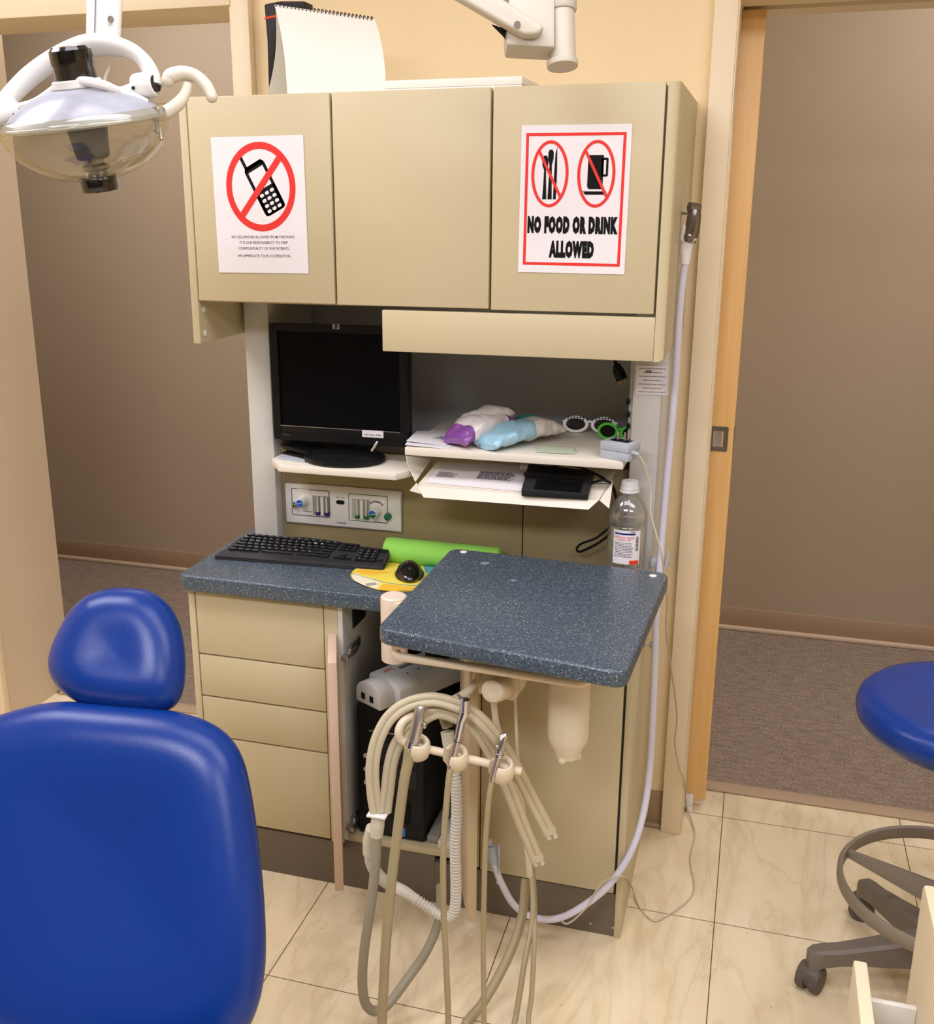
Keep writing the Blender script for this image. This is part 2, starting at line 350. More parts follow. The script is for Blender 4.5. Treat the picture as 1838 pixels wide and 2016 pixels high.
M = dict(
 wall=mat('cream_wall_paint',(246,222,176),.75,bump=.08,scale=220,var=.02),
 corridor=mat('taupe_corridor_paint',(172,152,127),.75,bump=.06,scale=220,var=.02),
  backwall=mat('brown_rear_wall',(104,90,76),.8), frame=mat('beige_frame_paint',(238,220,186),.5,var=.02),
 base=mat('taupe_vinyl_base',(166,138,108),.6), shoe=mat('pale_base_shoe',(206,182,154),.6),
 ceil=mat('white_ceiling_tile',(235,230,220),.9,bump=.3,scale=80),
 tile=tile_mat(), carpet=carpet_mat(), strip=mat('tan_threshold_strip',(176,150,120),.6), wood=wood_mat(), counter=speckle_mat(),
 cab=mat('khaki_beige_laminate',(199,186,149),.42,bump=.08,scale=500,var=.015), cabedge=mat('tan_edge_band',(206,184,150),.5),
 pinkedge=mat('pinkish_door_edge',(216,188,164),.5),
 grey=mat('pale_grey_laminate',(202,200,192),.5,var=.02), hutchback=mat('grey_back_panel',(178,182,186),.6), inner=mat('white_melamine',(214,212,205),.5),
 kick=mat('dark_taupe_kick',(110,98,84),.5,var=.06), dark=mat('dark_gap_shade',(40,36,30),.8), shelf=mat('ivory_metal_shelf',(232,224,206),.4),  # dark: near-black that paints the shade inside gaps and holes
 panel=mat('olive_beige_panel',(160,144,104),.5,var=.03),
 paper=mat('white_paper',(232,228,228),.8,var=.01), cream=mat('cream_card',(240,236,224),.8,var=.01), red=mat('printed_red',(226,48,42),.6), ink=mat('printed_black',(16,15,16),.7,spec=.2), greyink=mat('printed_grey',(120,118,122),.7),
 black=mat('black_plastic',(17,17,19),.38,spec=.3), blackm=mat('matte_black_plastic',(28,28,29),.6,bump=.1,scale=900), screen=mat('dark_lcd',(9,10,13),.3,spec=.12),
 gloss=mat('glossy_black',(12,12,13),.12,coat=.6), key=mat('black_keycap',(30,30,32),.4), legend=mat('key_legend_white',(200,200,200),.6),
 chrome=mat('polished_chrome',(205,205,208),.18,metal=1.0), steel=mat('brushed_steel',(196,194,190),.38,metal=1.0), brass=mat('aged_brass',(190,165,110),.3,metal=1.0), dchrome=mat('dark_chrome',(132,128,124),.25,metal=1.0),
 blue=mat('blue_vinyl',(14,53,130),.26,spec=.42,bump=.10,scale=700,var=.05), bluedark=mat('dark_under_shell',(60,62,66),.6),
 white=mat('white_enamel',(232,230,222),.3), offwhite=mat('off_white_enamel',(222,214,196),.38), armgrey=mat('warm_grey_enamel',(198,190,172),.42,bump=.2,scale=900), handle=mat('ivory_handle',(214,206,186),.4),
 ivory=mat('ivory_plastic',(226,210,180),.4,var=.03), post=mat('blush_ivory_enamel',(236,218,198),.4), hose=mat('beige_silicone_hose',(202,190,158),.5,var=.06,vscale=12), hosed=mat('olive_beige_tubing',(158,144,108),.42,var=.08,vscale=14), hosegrey=mat('grey_beige_vinyl_tube',(150,142,120),.5,var=.08), ribbed=mat('pale_grey_ribbed_hose',(206,200,184),.45), lav=mat('pale_lavender_hose',(212,210,220),.5), wire=mat('grey_white_wire',(196,184,160),.5), wwire=mat('white_wire',(228,224,214),.5),
 green=mat('lime_foam',(150,220,92),.85,bump=.35,scale=350,var=.06), yellow=mat('yellow_print',(238,214,84),.6,var=.1), orange=mat('orange_print',(240,190,60),.6), padwhite=mat('pad_cream',(240,232,200),.6), padblue=mat('pad_blue_line',(70,130,160),.6), teal=mat('pad_teal',(86,150,160),.6),
 stool=mat('taupe_grey_stool_plastic',(118,108,96),.5,bump=.06,scale=400), ringm=mat('grey_stool_ring',(136,124,108),.45), caster=mat('grey_caster',(92,84,76),.5),
 pur=mat('purple_wrapper',(132,76,150),.3,coat=.4), wrap=mat('white_wrapper',(226,218,214),.3,coat=.5,bump=.5,scale=60), lblue=mat('light_blue_wrapper',(156,200,218),.3,coat=.5,bump=.5,scale=60), tealw=mat('teal_wrapper',(20,128,130),.35,coat=.3), orangew=mat('orange_mark',(236,160,60),.4),
 limeg=mat('bright_green_plastic',(70,190,50),.35), lens=mat('smoked_lens',(16,14,12),.15), adapter=mat('blue_grey_plastic',(178,184,192),.5), mint=mat('pale_green_card',(196,206,176),.8),
 navy=mat('navy_print',(20,28,110),.6), nblue=mat('knob_blue',(24,100,190),.45), ngreen=mat('knob_green',(14,104,66),.3,coat=.4), redo=mat('label_red',(232,66,34),.6),
 ups=mat('ups_grey_plastic',(206,204,196),.5), led=mat('green_led',(60,220,110),.4,emit=((60,255,120),2)), tubecol=mat('translucent_frost',(214,206,184),.35), bottlew=mat('frosted_cream_bottle',(242,230,202),.45,trans=.15), cap=mat('translucent_cap',(236,236,232),.35,trans=.2),
 bin=mat('brown_grey_bin',(120,104,84),.6), wbox=mat('white_carton',(224,220,210),.7), gbox=mat('grey_carton',(150,144,134),.7), sticker=mat('blue_sticker',(60,120,190),.4),
 glass=glass_mat('clear_acrylic_lens',(246,244,232),.04,.06,(226,222,200),.045), dome=glass_mat('frosted_reflector',(226,230,246),.10,.25,(222,226,240),.72,.55), clear=glass_mat('clear_pet',(240,240,236),.10,.06,(220,220,214),.09), window=glass_mat('flow_tube_window',(235,240,236),.06,.05,(220,224,216),.06),
 stain=mat('dried_water_mark',(128,142,150),.5), plug=mat('white_plug',(238,232,220),.5), cart=mat('cream_cart_laminate',(226,212,180),.45), cartmetal=mat('white_drawer_metal',(232,230,222),.35),
)

# ================================================================== SETTING
DW = .486          # room face of the wall behind the cabinets
struct('floor', box(-3.3,3.3,-3.5,.712,-.06,0), M['tile'])
struct('floor_carpet', box(-3.5,3.5,.75,1.97,-.06,.001), M['carpet'])
struct('ceiling', box(-3.5,3.5,-3.5,2.0,2.62,2.70), M['ceil'])
wl = struct('wall_back', join(box(-1.075,.05,DW,.588,0,2.62), box(-1.075,.085,.645,.72,0,2.62), box(-1.075,-.9,.588,.645,0,2.62),
     box(-2.0,-1.075,DW,.72,2.085,2.62), box(.05,1.15,DW,.588,2.045,2.62), box(.085,1.15,.645,.72,2.045,2.62), box(1.15,3.3,DW,.72,0,2.62)), M['wall'])
struct('wall_left_return', box(-3.3,-2.0,DW,.796,0,2.62), mat('tan_return_paint',(212,190,160),.7,bump=.06,scale=220,var=.02))
struct('wall_corridor', box(-3.5,3.5,1.953,2.05,0,2.62), M['corridor'])
struct('wall_corridor_left', box(-3.5,-3.42,.797,1.953,0,2.62), M['corridor'])
struct('wall_corridor_right', box(3.42,3.5,.721,1.953,0,2.62), M['corridor'])
struct('wall_left', box(-3.4,-3.3,-3.5,DW,0,2.62), M['wall'])
struct('wall_right', box(3.3,3.4,-3.5,DW,0,2.62), M['wall'])
struct('wall_front', box(-3.4,3.4,-3.6,-3.5,0,2.62), M['backwall'])
struct('baseboard_corridor', box(-3.4,3.4,1.945,1.953,.016,.092,.003), M['base'])
struct('baseboard_corridor_shoe', box(-3.4,3.4,1.930,1.953,.001,.017,.005), M['shoe'])
struct('baseboard_back', join(box(.003,.046,.478,DW,.014,.105,.002), box(.003,.046,.468,DW,0,.014,.003)), M['base'])
struct('trim_1', join(box(.098,1.12,.704,.756,0,.006,.003), box(-1.99,-1.09,.704,.756,0,.006,.003)), M['strip'])
# hollow metal frames round both doorways
def jamb(x0, x1, lip):
    return join(box(x0,x1,.457,.489,0,2.11,.003), box(min(lip,x0 if lip<x0 else x1),max(lip,x0 if lip<x0 else x1),.462,.588,0,2.06,.001))
struct('trim_2', join(box(-1.086,-1.039,.457,.4855,0,2.125,.003), box(-1.092,-1.0865,.463,.72,0,2.08,.001), box(-2.06,-1.0865,.457,.4855,2.057,2.125,.003),
     box(-1.999,-1.0925,.463,.72,2.062,2.0845), box(-2.06,-2.0,.457,.4855,0,2.056,.003)), M['frame'])
struct('trim_3', join(box(.046,.0965,.457,.4855,0,2.08,.003), box(.0965,.0995,.460,.4855,0,2.02,.001), box(.0885,.0995,.4855,.588,0,2.02,.001), box(.0965,1.2,.457,.4855,2.02,2.08,.003),
     box(.0995,1.15,.4865,.588,2.016,2.0445), box(.0855,.0995,.645,.735,0,2.02,.001), box(.0995,1.15,.645,.735,2.016,2.0445), box(1.1,1.149,.457,.735,0,2.015,.003)), M['frame'])
dr = struct('door_1', box(-.80,.152,.600,.634,.030,2.012,.002), M['wood'])
pp0, pp1 = P(1393,840,'Y',.599), P(1434,888,'Y',.599)
pc = (pp0+pp1)/2; pw, ph = .043, .062
pl = part(dr, 'flush_pull', join(frame2(V(pc.x-.0005,.600,pc.z), X, Z, -Y, pw+.004, ph, .011, .0022, .004), box(.1515,.1535,.602,.632,pc.z-ph/2,pc.z+ph/2)), M['dchrome'], 'dark metal flush pull')
part(pl, 'pull_recess', flat_poly(rrect(pw-.018, ph-.021, .004), V(pc.x-.004,.600,pc.z), X, Z, -Y, .0012), M['chrome'])
part(dr, 'floor_guide', join(box(.098,.120,.586,.600,.0,.045,.002), box(.104,.120,.575,.586,.0,.012,.002)), M['white'], 'white plastic floor guide')

# ================================================================== UPPER CABINET
YU = .024; ZT, ZB, ZV = 1.812, 1.398, 1.304
uc = thing('wall_cabinet', 'wide khaki wall cabinet with three flat doors above the monitor', 'cabinet', (-.49,.25,ZV))
part(uc, 'carcass', box(-.9795,-.0005,.047,DW-.001,ZB+.004,ZT-.004), M['cab'])
part(uc, 'side_panel', box(-.998,-.980,YU,DW-.001,ZV,ZT,.003), M['cab'])
sp = part(uc, 'side_panel', bevel(prism([V(0,YU,ZV),V(.022,YU,ZV),V(.022,DW-.001,ZV),V(0,DW-.001,ZV)], V(0,0,ZT-ZV)), .0), M['cab'])
me = sp.data; bm = bmesh.new(); bm.from_mesh(me)
es = [e for e in bm.edges if all(abs(v.co.x+WL[sp].x-.022) < 1e-4 for v in e.verts) and (all(abs(v.co.y+WL[sp].y-YU) < 1e-4 for v in e.verts) or all(abs(v.co.z+WL[sp].z-ZV) < 1e-4 for v in e.verts) )]
bmesh.ops.bevel(bm, geom=es, offset=.016, segments=6, profile=.5, affect='EDGES'); bm.to_mesh(me); bm.free(); me.set_sharp_from_angle(angle=math.radians(35))
for x0, x1, zb in ((-.978,-.6605,ZB),(-.656,-.3305,ZB-.001),(-.326,-.0045,ZB-.003)):
    part(uc, 'door', box(x0, x1, YU, YU+.020, zb, ZT, .0025), M['cab'])
part(uc, 'valance', box(-.557,-.0005,YU,YU+.02,ZV,ZB-.009,.002), M['cab'], 'low rail under two right doors')
part(uc, 'bottom_panel', box(-.9795,-.0005,.047,DW-.001,ZB-.004,ZB+.0035), M['cab'])
for px, py in ((401,609),(403,656)):
    p = P(px,py,'X',-.9795); part(uc, 'screw_cap', cyl(p, p+X*.0025, .007, 16, .001), M['white'], 'white screw cap')

# ---- printed signs
def sign_frame(c4, yy):
    p = [P(q[0],q[1],'Y',yy) for q in c4]
    o = (p[0]+p[1]+p[2]+p[3])/4; w = ((p[1]-p[0]).length+(p[2]-p[3]).length)/2; h = ((p[3]-p[0]).length+(p[2]-p[1]).length)/2
    ux = (p[1]-p[0]+p[2]-p[3]).normalized(); uy = -(Y.cross(ux)).normalized(); uy = uy if uy.z > 0 else -uy
    return o, ux, uy, w, h
def paper_sheet(o, ux, uy, nrm, w, h, curl=.004, n=10, t=.0004):
    vs, fs = [], []
    for s in (0, 1):
        for j in range(n+1):
            for i in range(n+1):
                u, v = i/n-.5, j/n-.5
                lift = curl*(max(0,-u*2-.5)**2+max(0,-v*2-.6)**2*1.2+max(0,u*2-.7)**2)
                vs.append(o+ux*(u*w)+uy*(v*h)+nrm*(lift*0+s*t))
    m = (n+1)*(n+1)
    for j in range(n):
        for i in range(n):
            a = j*(n+1)+i; fs += [(a,a+n+1,a+n+2,a+1),(m+a,m+a+1,m+a+n+2,m+a+n+1)]
    b = [i for i in range(n+1)]+[(j+1)*(n+1)-1 for j in range(1,n+1)]+[n*(n+1)+i for i in range(n-1,-1,-1)]+[j*(n+1) for j in range(n-1,0,-1)]
    for k in range(len(b)):
        a, c = b[k], b[(k+1)%len(b)]; fs.append((a,c,m+c,m+a))
    return vs, fs
N = -Y
o, ux, uy, w, h = sign_frame([(414,270),(596,266),(608,538),(432,537)], YU-.001)
s1 = thing('no_phones_sign', 'white paper sign with crossed out mobile phone on the left cabinet door', 'sign', o-uy*h/2)
part(s1, 'paper', paper_sheet(o,ux,uy,N,w,h), M['paper'])
sx = w/182.; sy = h/270.                                  # one unit of the printed layout
def q1(px, py): return V((px-509)*sx+0, -(py-403)*sy, 0)
# centre of the ring in the sheet (sheet skews in the photo, laid out upright here)
rc = V(.004, h*.136, 0); R = w*.378
part(s1, 'prohibition_ring', ring2(o+ux*rc.x+uy*rc.y, ux, uy, N, R, R*1.13, R*.165, .0009, 64, R*.175), M['red'])
a = math.radians(-35)
pu = (ux*math.cos(math.radians(26))-uy*math.sin(math.radians(26))*-1)
def rot2(x, y, d): 
    t = math.radians(d); return (x*math.cos(t)-y*math.sin(t), x*math.sin(t)+y*math.cos(t))
po = o+ux*(rc.x+.009)+uy*(rc.y-.002)
T = 27
pux = ux*math.cos(math.radians(T))+uy*math.sin(math.radians(T)); puy = -ux*math.sin(math.radians(T))+uy*math.cos(math.radians(T))
PWd, PHt = R*.64, R*1.36
ph_ = join(frame2(po, pux, puy, N, PWd, PHt, R*.085, .0007, R*.12), flat_poly(rrect(PWd-.001, PHt*.50, R*.07), po-puy*PHt*.245, pux, puy, N, .0007),
           bar2(po, pux, puy, N, (-PWd*.36, PHt*.47), (-PWd*.36, PHt*.72), R*.085, .0007), flat_poly(rrect(PWd*.9, R*.16, R*.07), po+puy*(PHt*.45), pux, puy, N, .0007))
part(s1, 'phone_pictogram', ph_, M['ink'])
keys = [flat_poly(rrect(R*.12, R*.085, R*.04, 4), po+pux*(i*R*.165)-puy*(PHt*(.10+.108*j)), pux, puy, N, .001) for i in (-1,0,1) for j in range(4)]
part(s1, 'phone_keys', join(*keys), M['paper'])
part(s1, 'prohibition_bar', bar2(o+ux*rc.x+uy*rc.y, ux, uy, N, (-R*.62,-R*.78), (R*.62,R*.78), R*.165, .0012), M['red'])
for s, dy, wd in (('NO CELLPHONES ALLOWED FROM THIS POINT.',.230,.70),('IT IS OUR RESPONSIBILITY TO KEEP',.272,.53),('CONFIDENTIALITY OF OUR PATIENTS.',.315,.565),('WE APPRECIATE YOUR COOPERATION.',.371,.59)):
    part(s1, 'lettering', text(s, o+ux*(.004)-uy*(h*dy), ux, uy, N, .0056, w*wd, .004, .0006), M['ink'])

o, ux, uy, w, h = sign_frame([(1026,247),(1244,243),(1229,541),(1020,535)], YU-.001)
s2 = thing('no_food_sign', 'white paper sign NO FOOD OR DRINK ALLOWED with red border on the right door', 'sign', o-uy*h/2)
part(s2, 'paper', paper_sheet(o,ux,uy,N,w,h), M['paper'])
part(s2, 'border', frame2(o, ux, uy, N, w*.91, h*.895, .0055, .0007), M['red'])
E1, E2 = o-ux*w*.225+uy*h*.175, o+ux*w*.2+uy*h*.175
for e, nm in ((E1,'a'),(E2,'b')):
    part(s2, 'prohibition_ring', ring2(e, ux, uy, N, w*.173, h*.224, .0058, .0009), M['red'])
    part(s2, 'prohibition_bar', bar2(e, ux, uy, N, (-w*.112, h*.165), (w*.112, -h*.165), .0052, .0013), M['red'])
def cutl(x, prof): # one piece of cutlery as an outline along its height
    l = [(x-a, b) for a, b in prof]+[(x+a, b) for a, b in reversed(prof)]
    return flat_poly(l, E1, ux, uy, N, .0008)
hh = h*.17; u_ = w*.026
fork = join(cutl(-w*.045, [(u_*.75,-hh),(u_*.45,-hh*.2),(u_*.35,hh*.15),(u_*1.05,hh*.35),(u_*1.05,hh*.55),(u_*.55,hh*.72)]))
spoon = cutl(w*.005, [(u_*.75,-hh),(u_*.5,0),(u_*.4,hh*.35),(u_*.95,hh*.6),(u_*.95,hh*.85),(u_*.5,hh*.95)])
knife = flat_poly([(w*.037,-hh),(w*.062,-hh),(w*.066,hh*.1),(w*.06,hh*1.06),(w*.046,hh*.8),(w*.04,hh*.1)], E1, ux, uy, N, .0008)
part(s2, 'cutlery_pictogram', join(fork, spoon, knife), M['ink'])
mug = join(flat_poly([(-w*.078,h*.125),(w*.062,h*.125),(w*.062,-h*.075),(w*.048,-h*.1),(-w*.064,-h*.1),(-w*.078,-h*.085)], E2, ux, uy, N, .0008), 
     frame2(E2+ux*w*.075+uy*h*.045, ux, uy, N, w*.062, h*.125, .0042, .0008, .003), flat_poly([(-w*.115,-h*.115),(w*.1,-h*.115),(w*.085,-h*.137),(-w*.095,-h*.137)], E2, ux, uy, N, .0008))
part(s2, 'mug_pictogram', mug, M['ink'])
part(s2, 'lettering', text('NO FOOD OR DRINK', o-uy*(h*.168)+ux*w*.0, ux, uy, N, h*.122, w*.84, .095, .0009, 'C', 1.2), M['ink'])
part(s2, 'lettering', text('ALLOWED', o-uy*(h*.335), ux, uy, N, h*.122, w*.42, .095, .0009, 'C', 1.2), M['ink'])

# ---- on top of the upper cabinet
zt = ZT-.003
cf = [P(540,9,'Y',.20), P(738,38,'Y',.20), P(758,170,'Y',.155), P(567,186,'Y',.155)]
cal = thing('desk_calendar', 'blank white spiral desk calendar standing open on top of the cabinet', 'calendar', (-.73,.2,zt))
TL, TR = P(540,9,'Y',.205), P(738,38,'Y',.255)
BL, BR = P(566,186,'Y',.125), P(759,172,'Y',.175); BL.z = BR.z = zt+.002
KL = P(517,186,'Y',.30); KL.z = zt+.002; KR = KL+(BR-BL)
def bent(tl, tr, bl, br, bow, th=.003, n=10):
    vs, fs = [], []
    nrm = (tr-tl).cross(bl-tl).normalized()
    for s in (0, 1):
        for j in range(n+1):
            t = j/n
            for e in (0, 1):
                a, b = (tl, bl) if e == 0 else (tr, br)
                vs.append(a.lerp(b, t)-Y*(bow*math.sin(math.pi*t)*(.6+.4*t))+X*(.012*math.sin(math.pi*t))+nrm*(s*th))
    m = 2*(n+1)
    for j in range(n):
        a = j*2; fs += [(a,a+1,a+3,a+2),(m+a,m+a+2,m+a+3,m+a+1),(a,a+2,m+a+2,m+a),(a+1,m+a+1,m+a+3,a+3)]
    fs += [(0,m,m+1,1),(2*n,2*n+1,m+2*n+1,m+2*n)]
    return vs, fs
part(cal, 'page', bent(TL,TR,BL,BR,.016), M['cream'])
part(cal, 'back_board', bent(TL+V(0,.006,0),TR+V(0,.006,0),KL,KR,-.004), M['cream'])
rg = []
for i in range(26):
    c = TL.lerp(TR, (i+.6)/26.5)+V(0,.002,-.001)
    rg.append(sweep([c+V(0,math.cos(t)*.0055,math.sin(t)*.0055) for t in [2*math.pi*k/10 for k in range(11)]], .0011, 5))
part(cal, 'spiral_binding', join(*rg), M['blackm'])
bb_ = thing('black_device', 'black device with orange-red band standing behind the desk calendar', 'device', (-.86,.40,zt))
g0 = P(548,60,'Y',.42)
part(bb_, 'housing', prism([P(519,8,'Y',.40),P(550,2,'Y',.40),P(600,2,'Y',.40),P(600,24,'Y',.40),P(556,30,'Y',.40),P(540,100,'Y',.40),P(536,178,'Y',.40),P(528,178,'Y',.40),P(525,80,'Y',.40)], Y*.05, .004), M['blackm'])
part(bb_, 'band', prism([P(520,34,'Y',.399),P(545,29,'Y',.399),P(545,33,'Y',.399),P(521,38,'Y',.399)], Y*.052), M['redo'])
p0, p1 = P(745,172,'Z',zt), P(995,165,'Z',zt)
solo('paper_stack', join(box(-.60,-.300,.16,.38,zt,zt+.019,.003), box(-.595,-.301,.165,.378,zt+.0195,zt+.036,.004)), M['cream'], 'flat stack of white papers in a plastic sleeve on top of the cabinet', 'papers')

# ================================================================== HUTCH
HF = .21; CZ = .775
hu = thing('hutch', 'open grey hutch between the countertop and the wall cabinet', 'hutch', (-.48,.35,CZ))
part(hu, 'side_panel', box(-.967,-.905,HF,DW-.001,CZ+.001,ZB-.005,.002), M['grey'])
part(hu, 'side_panel', box(-.056,.003,HF,DW-.001,CZ+.001,ZB-.005,.002), M['grey'])
part(hu, 'back_panel', box(-.9045,-.0565,DW-.02,DW-.001,1.03,ZB-.005), M['hutchback'])
part(hu, 'front_panel', box(-.9045,-.299,.245,.262,CZ+.001,1.03,.001), M['panel'])
part(hu, 'front_panel', box(-.2965,-.0565,.245,.262,CZ+.001,1.03,.001), M['panel'])
part(hu, 'seam_strip', box(-.2985,-.297,.247,.262,CZ+.001,1.03), M['dark'])
lk = P(549,991,'Y',.245); part(hu, 'lock', cyl(lk, lk-Y*.006, .0085, 18, .001), M['brass'], 'small brass lock')
part(hu, 'monitor_shelf', prism([V(-.884,.152,1.006),V(-.842,.10,1.006),V(-.558,.10,1.006),V(-.527,.155,1.006),V(-.527,.40,1.006),V(-.884,.40,1.006)], Z*.016, .002), M['shelf'])
part(hu, 'upper_shelf', box(-.536,-.0565,.10,.44,1.066,1.084,.002), M['shelf'])
cs = part(hu, 'clip_strip', box(-.068,-.0565,.25,.262,1.10,1.28,.001), M['grey'])
for py in (790,815,838):
    p = P(1236,py,'Y',.247); part(cs, 'clip', box(p.x-.004,p.x+.004,.240,.249,p.z-.006,p.z+.006,.002), M['black'])
# folded metal paper tray under the right shelf
FL, FR, BRr, BLr = P(820,956,'Y',.085), P(1178,985,'Y',.085), P(1212,928,'Y',.235), P(862,908,'Y',.235)
TN = (FR-FL).cross(BLr-FL).normalized()
def plate(pts, nrm, t=.0015): return prism(pts, nrm*-t)
pt = thing('paper_tray', 'white folded metal tray holding papers under the right shelf', 'tray', (-.32,.15,.95))
part(pt, 'tray_floor', plate([FL,FR,BRr,BLr], TN), M['shelf'])
part(pt, 'front_lip', plate([P(820,956,'Y',.0848),P(1178,985,'Y',.0848),P(1158,1003,'Y',.074),P(834,979,'Y',.074)], -Y, -.0015), M['shelf'])
part(pt, 'side_flange', join(plate([P(800,897,'Y',.16),P(848,905,'Y',.24),P(818,948,'Y',.10),P(802,912,'Y',.15)], X), plate([P(806,966,'Y',.084),P(820,950,'Y',.084),P(828,972,'Y',.078)], -Y, -.0012)), M['shelf'])
part(pt, 'side_flange', plate([P(1180,985,'Y',.086),P(1199,1001,'Y',.086),P(1206,950,'Y',.15),P(1210,930,'Y',.23)], -Y, -.0012), M['shelf'])

# ---- nitrous flowmeter panel
YF = .243
fp = thing('flowmeter_panel', 'white nitrous and oxygen flowmeter panel under the monitor shelf', 'flowmeter', P(676,1040,'Y',YF))
c4 = [P(564,951,'Y',YF),P(788,967,'Y',YF),P(788,1044,'Y',YF),P(567,1030,'Y',YF)]
fo = (c4[0]+c4[1]+c4[2]+c4[3])/4; fw, fh = .300, .098
part(fp, 'face_plate', box(fo.x-fw/2,fo.x+fw/2,YF-.004,YF+.0015,fo.z-fh/2,fo.z+fh/2,.0015), M['white'])
part(fp, 'edge_trim', frame2(V(fo.x,YF-.0005,fo.z), X, Z, N, fw+.006, fh+.006, .004, .002), M['steel'])
def fpos(u, v): return V(fo.x+(u-.5)*fw, YF-.004, fo.z+(.5-v)*fh)      # u, v: share of the plate from its left top corner
part(fp, 'outline', frame2(fpos(.222,.45), X, Z, N, fw*.335, fh*.70, .0016, .0006, .004), M['navy'])
part(fp, 'outline', frame2(fpos(.722,.47), X, Z, N, fw*.335, fh*.70, .0016, .0006, .004), M['ngreen'])
part(fp, 'dial_plate', flat_poly(rrect(fw*.125,fh*.37,.004), fpos(.165,.29), X, Z, N, .0008), M['white'])
for u0, colr in ((.318,'navy'),(.66,'ngreen')):
    wn = part(fp, 'tube_window', flat_poly(rrect(fw*.155,fh*.50,.001), fpos(u0,.50), X, Z, N, .0012), M['window'], 'clear flow tube window')
    for du, rr_ in ((-.028,.0026),(.012,.0042),(.05,.0026)):
        c = fpos(u0+du,.50); part(wn, 'flow_tube', cyl(c-Z*fh*.235-Y*.004, c+Z*fh*.235-Y*.004, rr_, 12), M['white'] if rr_ > .003 else M['tubecol'])
        if rr_ < .003: part(wn, 'float', cyl(c-Z*fh*.235-Y*.004, c-Z*fh*.16-Y*.004, .0055, 12), M[colr])
for (u0, v0, m1, nm) in ((.165,.40,'nblue','b'),(.79,.52,'ngreen','g')):
    c = fpos(u0,v0); kn = part(fp, 'knob', lathe([(.0135,0),(.0135,.006),(.0118,.008),(.0108,.024),(.0095,.026)], c, V(-.02,-1,-.04), 24), M['white'], 'white round control knob')
    ax_ = V(-.02,-1,-.04).normalized(); part(kn, 'knob_disc', cyl(c+ax_*.0258, c+ax_*.0268, .0092, 24), M['nblue'])
    a1, a2, a3 = basis(ax_, X)
    part(kn, 'wave_mark', sweep([c+ax_*.027+X*t+Z*(math.sin(t*400)*.0016) for t in [(-.0085+.0017*k) for k in range(11)]], .0006, 5), M['white'])
    if nm == 'g': part(kn, 'knob_half', prism([c+ax_*.0269+X*math.cos(t)*.009+Z*math.sin(t)*.009 for t in [math.pi*1.0+math.pi*k/12 for k in range(13)]], ax_*.0003), M['ngreen'])
c = fpos(.085,.53); cp_ = part(fp, 'gas_port', lathe([(.0085,0),(.0085,.005),(.0070,.008),(.0040,.012)], c, N, 20), M['chrome'], 'chrome gas port')
part(cp_, 'port_hole', cyl(c-Y*.0115,c-Y*.0126,.003,12), M['black'])
c = fpos(.895,.62); part(fp, 'push_button', lathe([(.0085,0),(.0092,.006),(.0075,.012),(.002,.014)], c, N, 20), M['ngreen'], 'green push button')
c = fpos(.485,.37); part(fp, 'toggle_switch', flat_poly(rrect(fw*.068,fh*.10,.004), c, X, Z, N, .002), M['black'])
for s, u0, v0, wd, hh_, mm in (('OFF  ON',.485,.25,.075,.0030,'ink'),('NITROUS',.19,.68,.085,.0030,'ink'),('OXYGEN',.805,.80,.085,.0030,'ink'),('PORTER',.49,.905,.08,.0042,'navy')):
    part(fp, 'lettering', text(s, fpos(u0,v0), X, Z, N, hh_, fw*wd, .01, .0009), M[mm])
part(fp, 'scale_marks', join(*[bar2(fpos(.79,.50), X, Z, N, rot2(0,.0195,d), rot2(0,.024,d), .0022, .0008) for d in range(38,-60,-11)]), M['ink'])

# ---- monitor
YM = .20
mo = thing('monitor', 'black flat computer monitor standing on the ivory shelf', 'monitor', (-.72,.2,1.022))
mx0, mx1, mz0, mz1 = -.892, -.558, 1.062, 1.336
mc = V((mx0+mx1)/2, YM, (mz0+mz1)/2)
part(mo, 'bezel', join(frame2(mc, X, Z, N, mx1-mx0, mz1-mz0, .018, .012, .006), box(mx0+.016,mx1-.016,YM-.011,YM+.0,mz0+.004,mz0+.034,.001)), M['black'])
part(mo, 'back_shell', box(mx0+.004,mx1-.004,YM+.0005,YM+.045,mz0+.004,mz1-.004,.012,4), M['blackm'])
part(mo, 'screen', box(mx0+.017,mx1-.017,YM-.006,YM-.0,mz0+.034,mz1-.017), M['screen'])
part(mo, 'bezel_line', box(mx0+.018,mx1-.018,YM-.0125,YM-.011,mz0+.0335,mz0+.0350), M['steel'])
lp = P(661,643,'Y',YM-.0125)
lg = part(mo, 'badge', flat_poly(rrect(.0165,.0115,.001), V(lp.x,YM-.012,lp.z), X, Z, N, .0006), M['steel'], 'grey maker badge')
part(lg, 'badge_letters', join(flat_poly([(.0052*math.cos(t),.0052*math.sin(t)) for t in [2*math.pi*k/20 for k in range(20)]], V(lp.x,YM-.0126,lp.z), X, Z, N, .0003)), M['ink'])
part(lg, 'badge_lettering', text('hp', V(lp.x,YM-.0129,lp.z), X, Z, N, .007, .007, .01, .0003), M['steel'])
lp = (P(712,847,'Y',YM-.013)+P(755,862,'Y',YM-.013))/2
st = part(mo, 'label_sticker', flat_poly(rrect(.052,.0165,.001), V(lp.x,YM-.0125,lp.z), X, Z, N, .0005), M['paper'], 'white name sticker')
part(st, 'sticker_lettering', text('"Sani" Canon - 22/286', V(lp.x,YM-.013,lp.z-.002), X, Z, N, .0042, .042, .012, .0003), M['ink'])
part(mo, 'model_lettering', text('HP L1750', P(563,856,'Y',YM-.0125), X, Z, N, .0028, .016, 0, .0005), M['greyink'])
nk = P(690,890,'Y',.215)
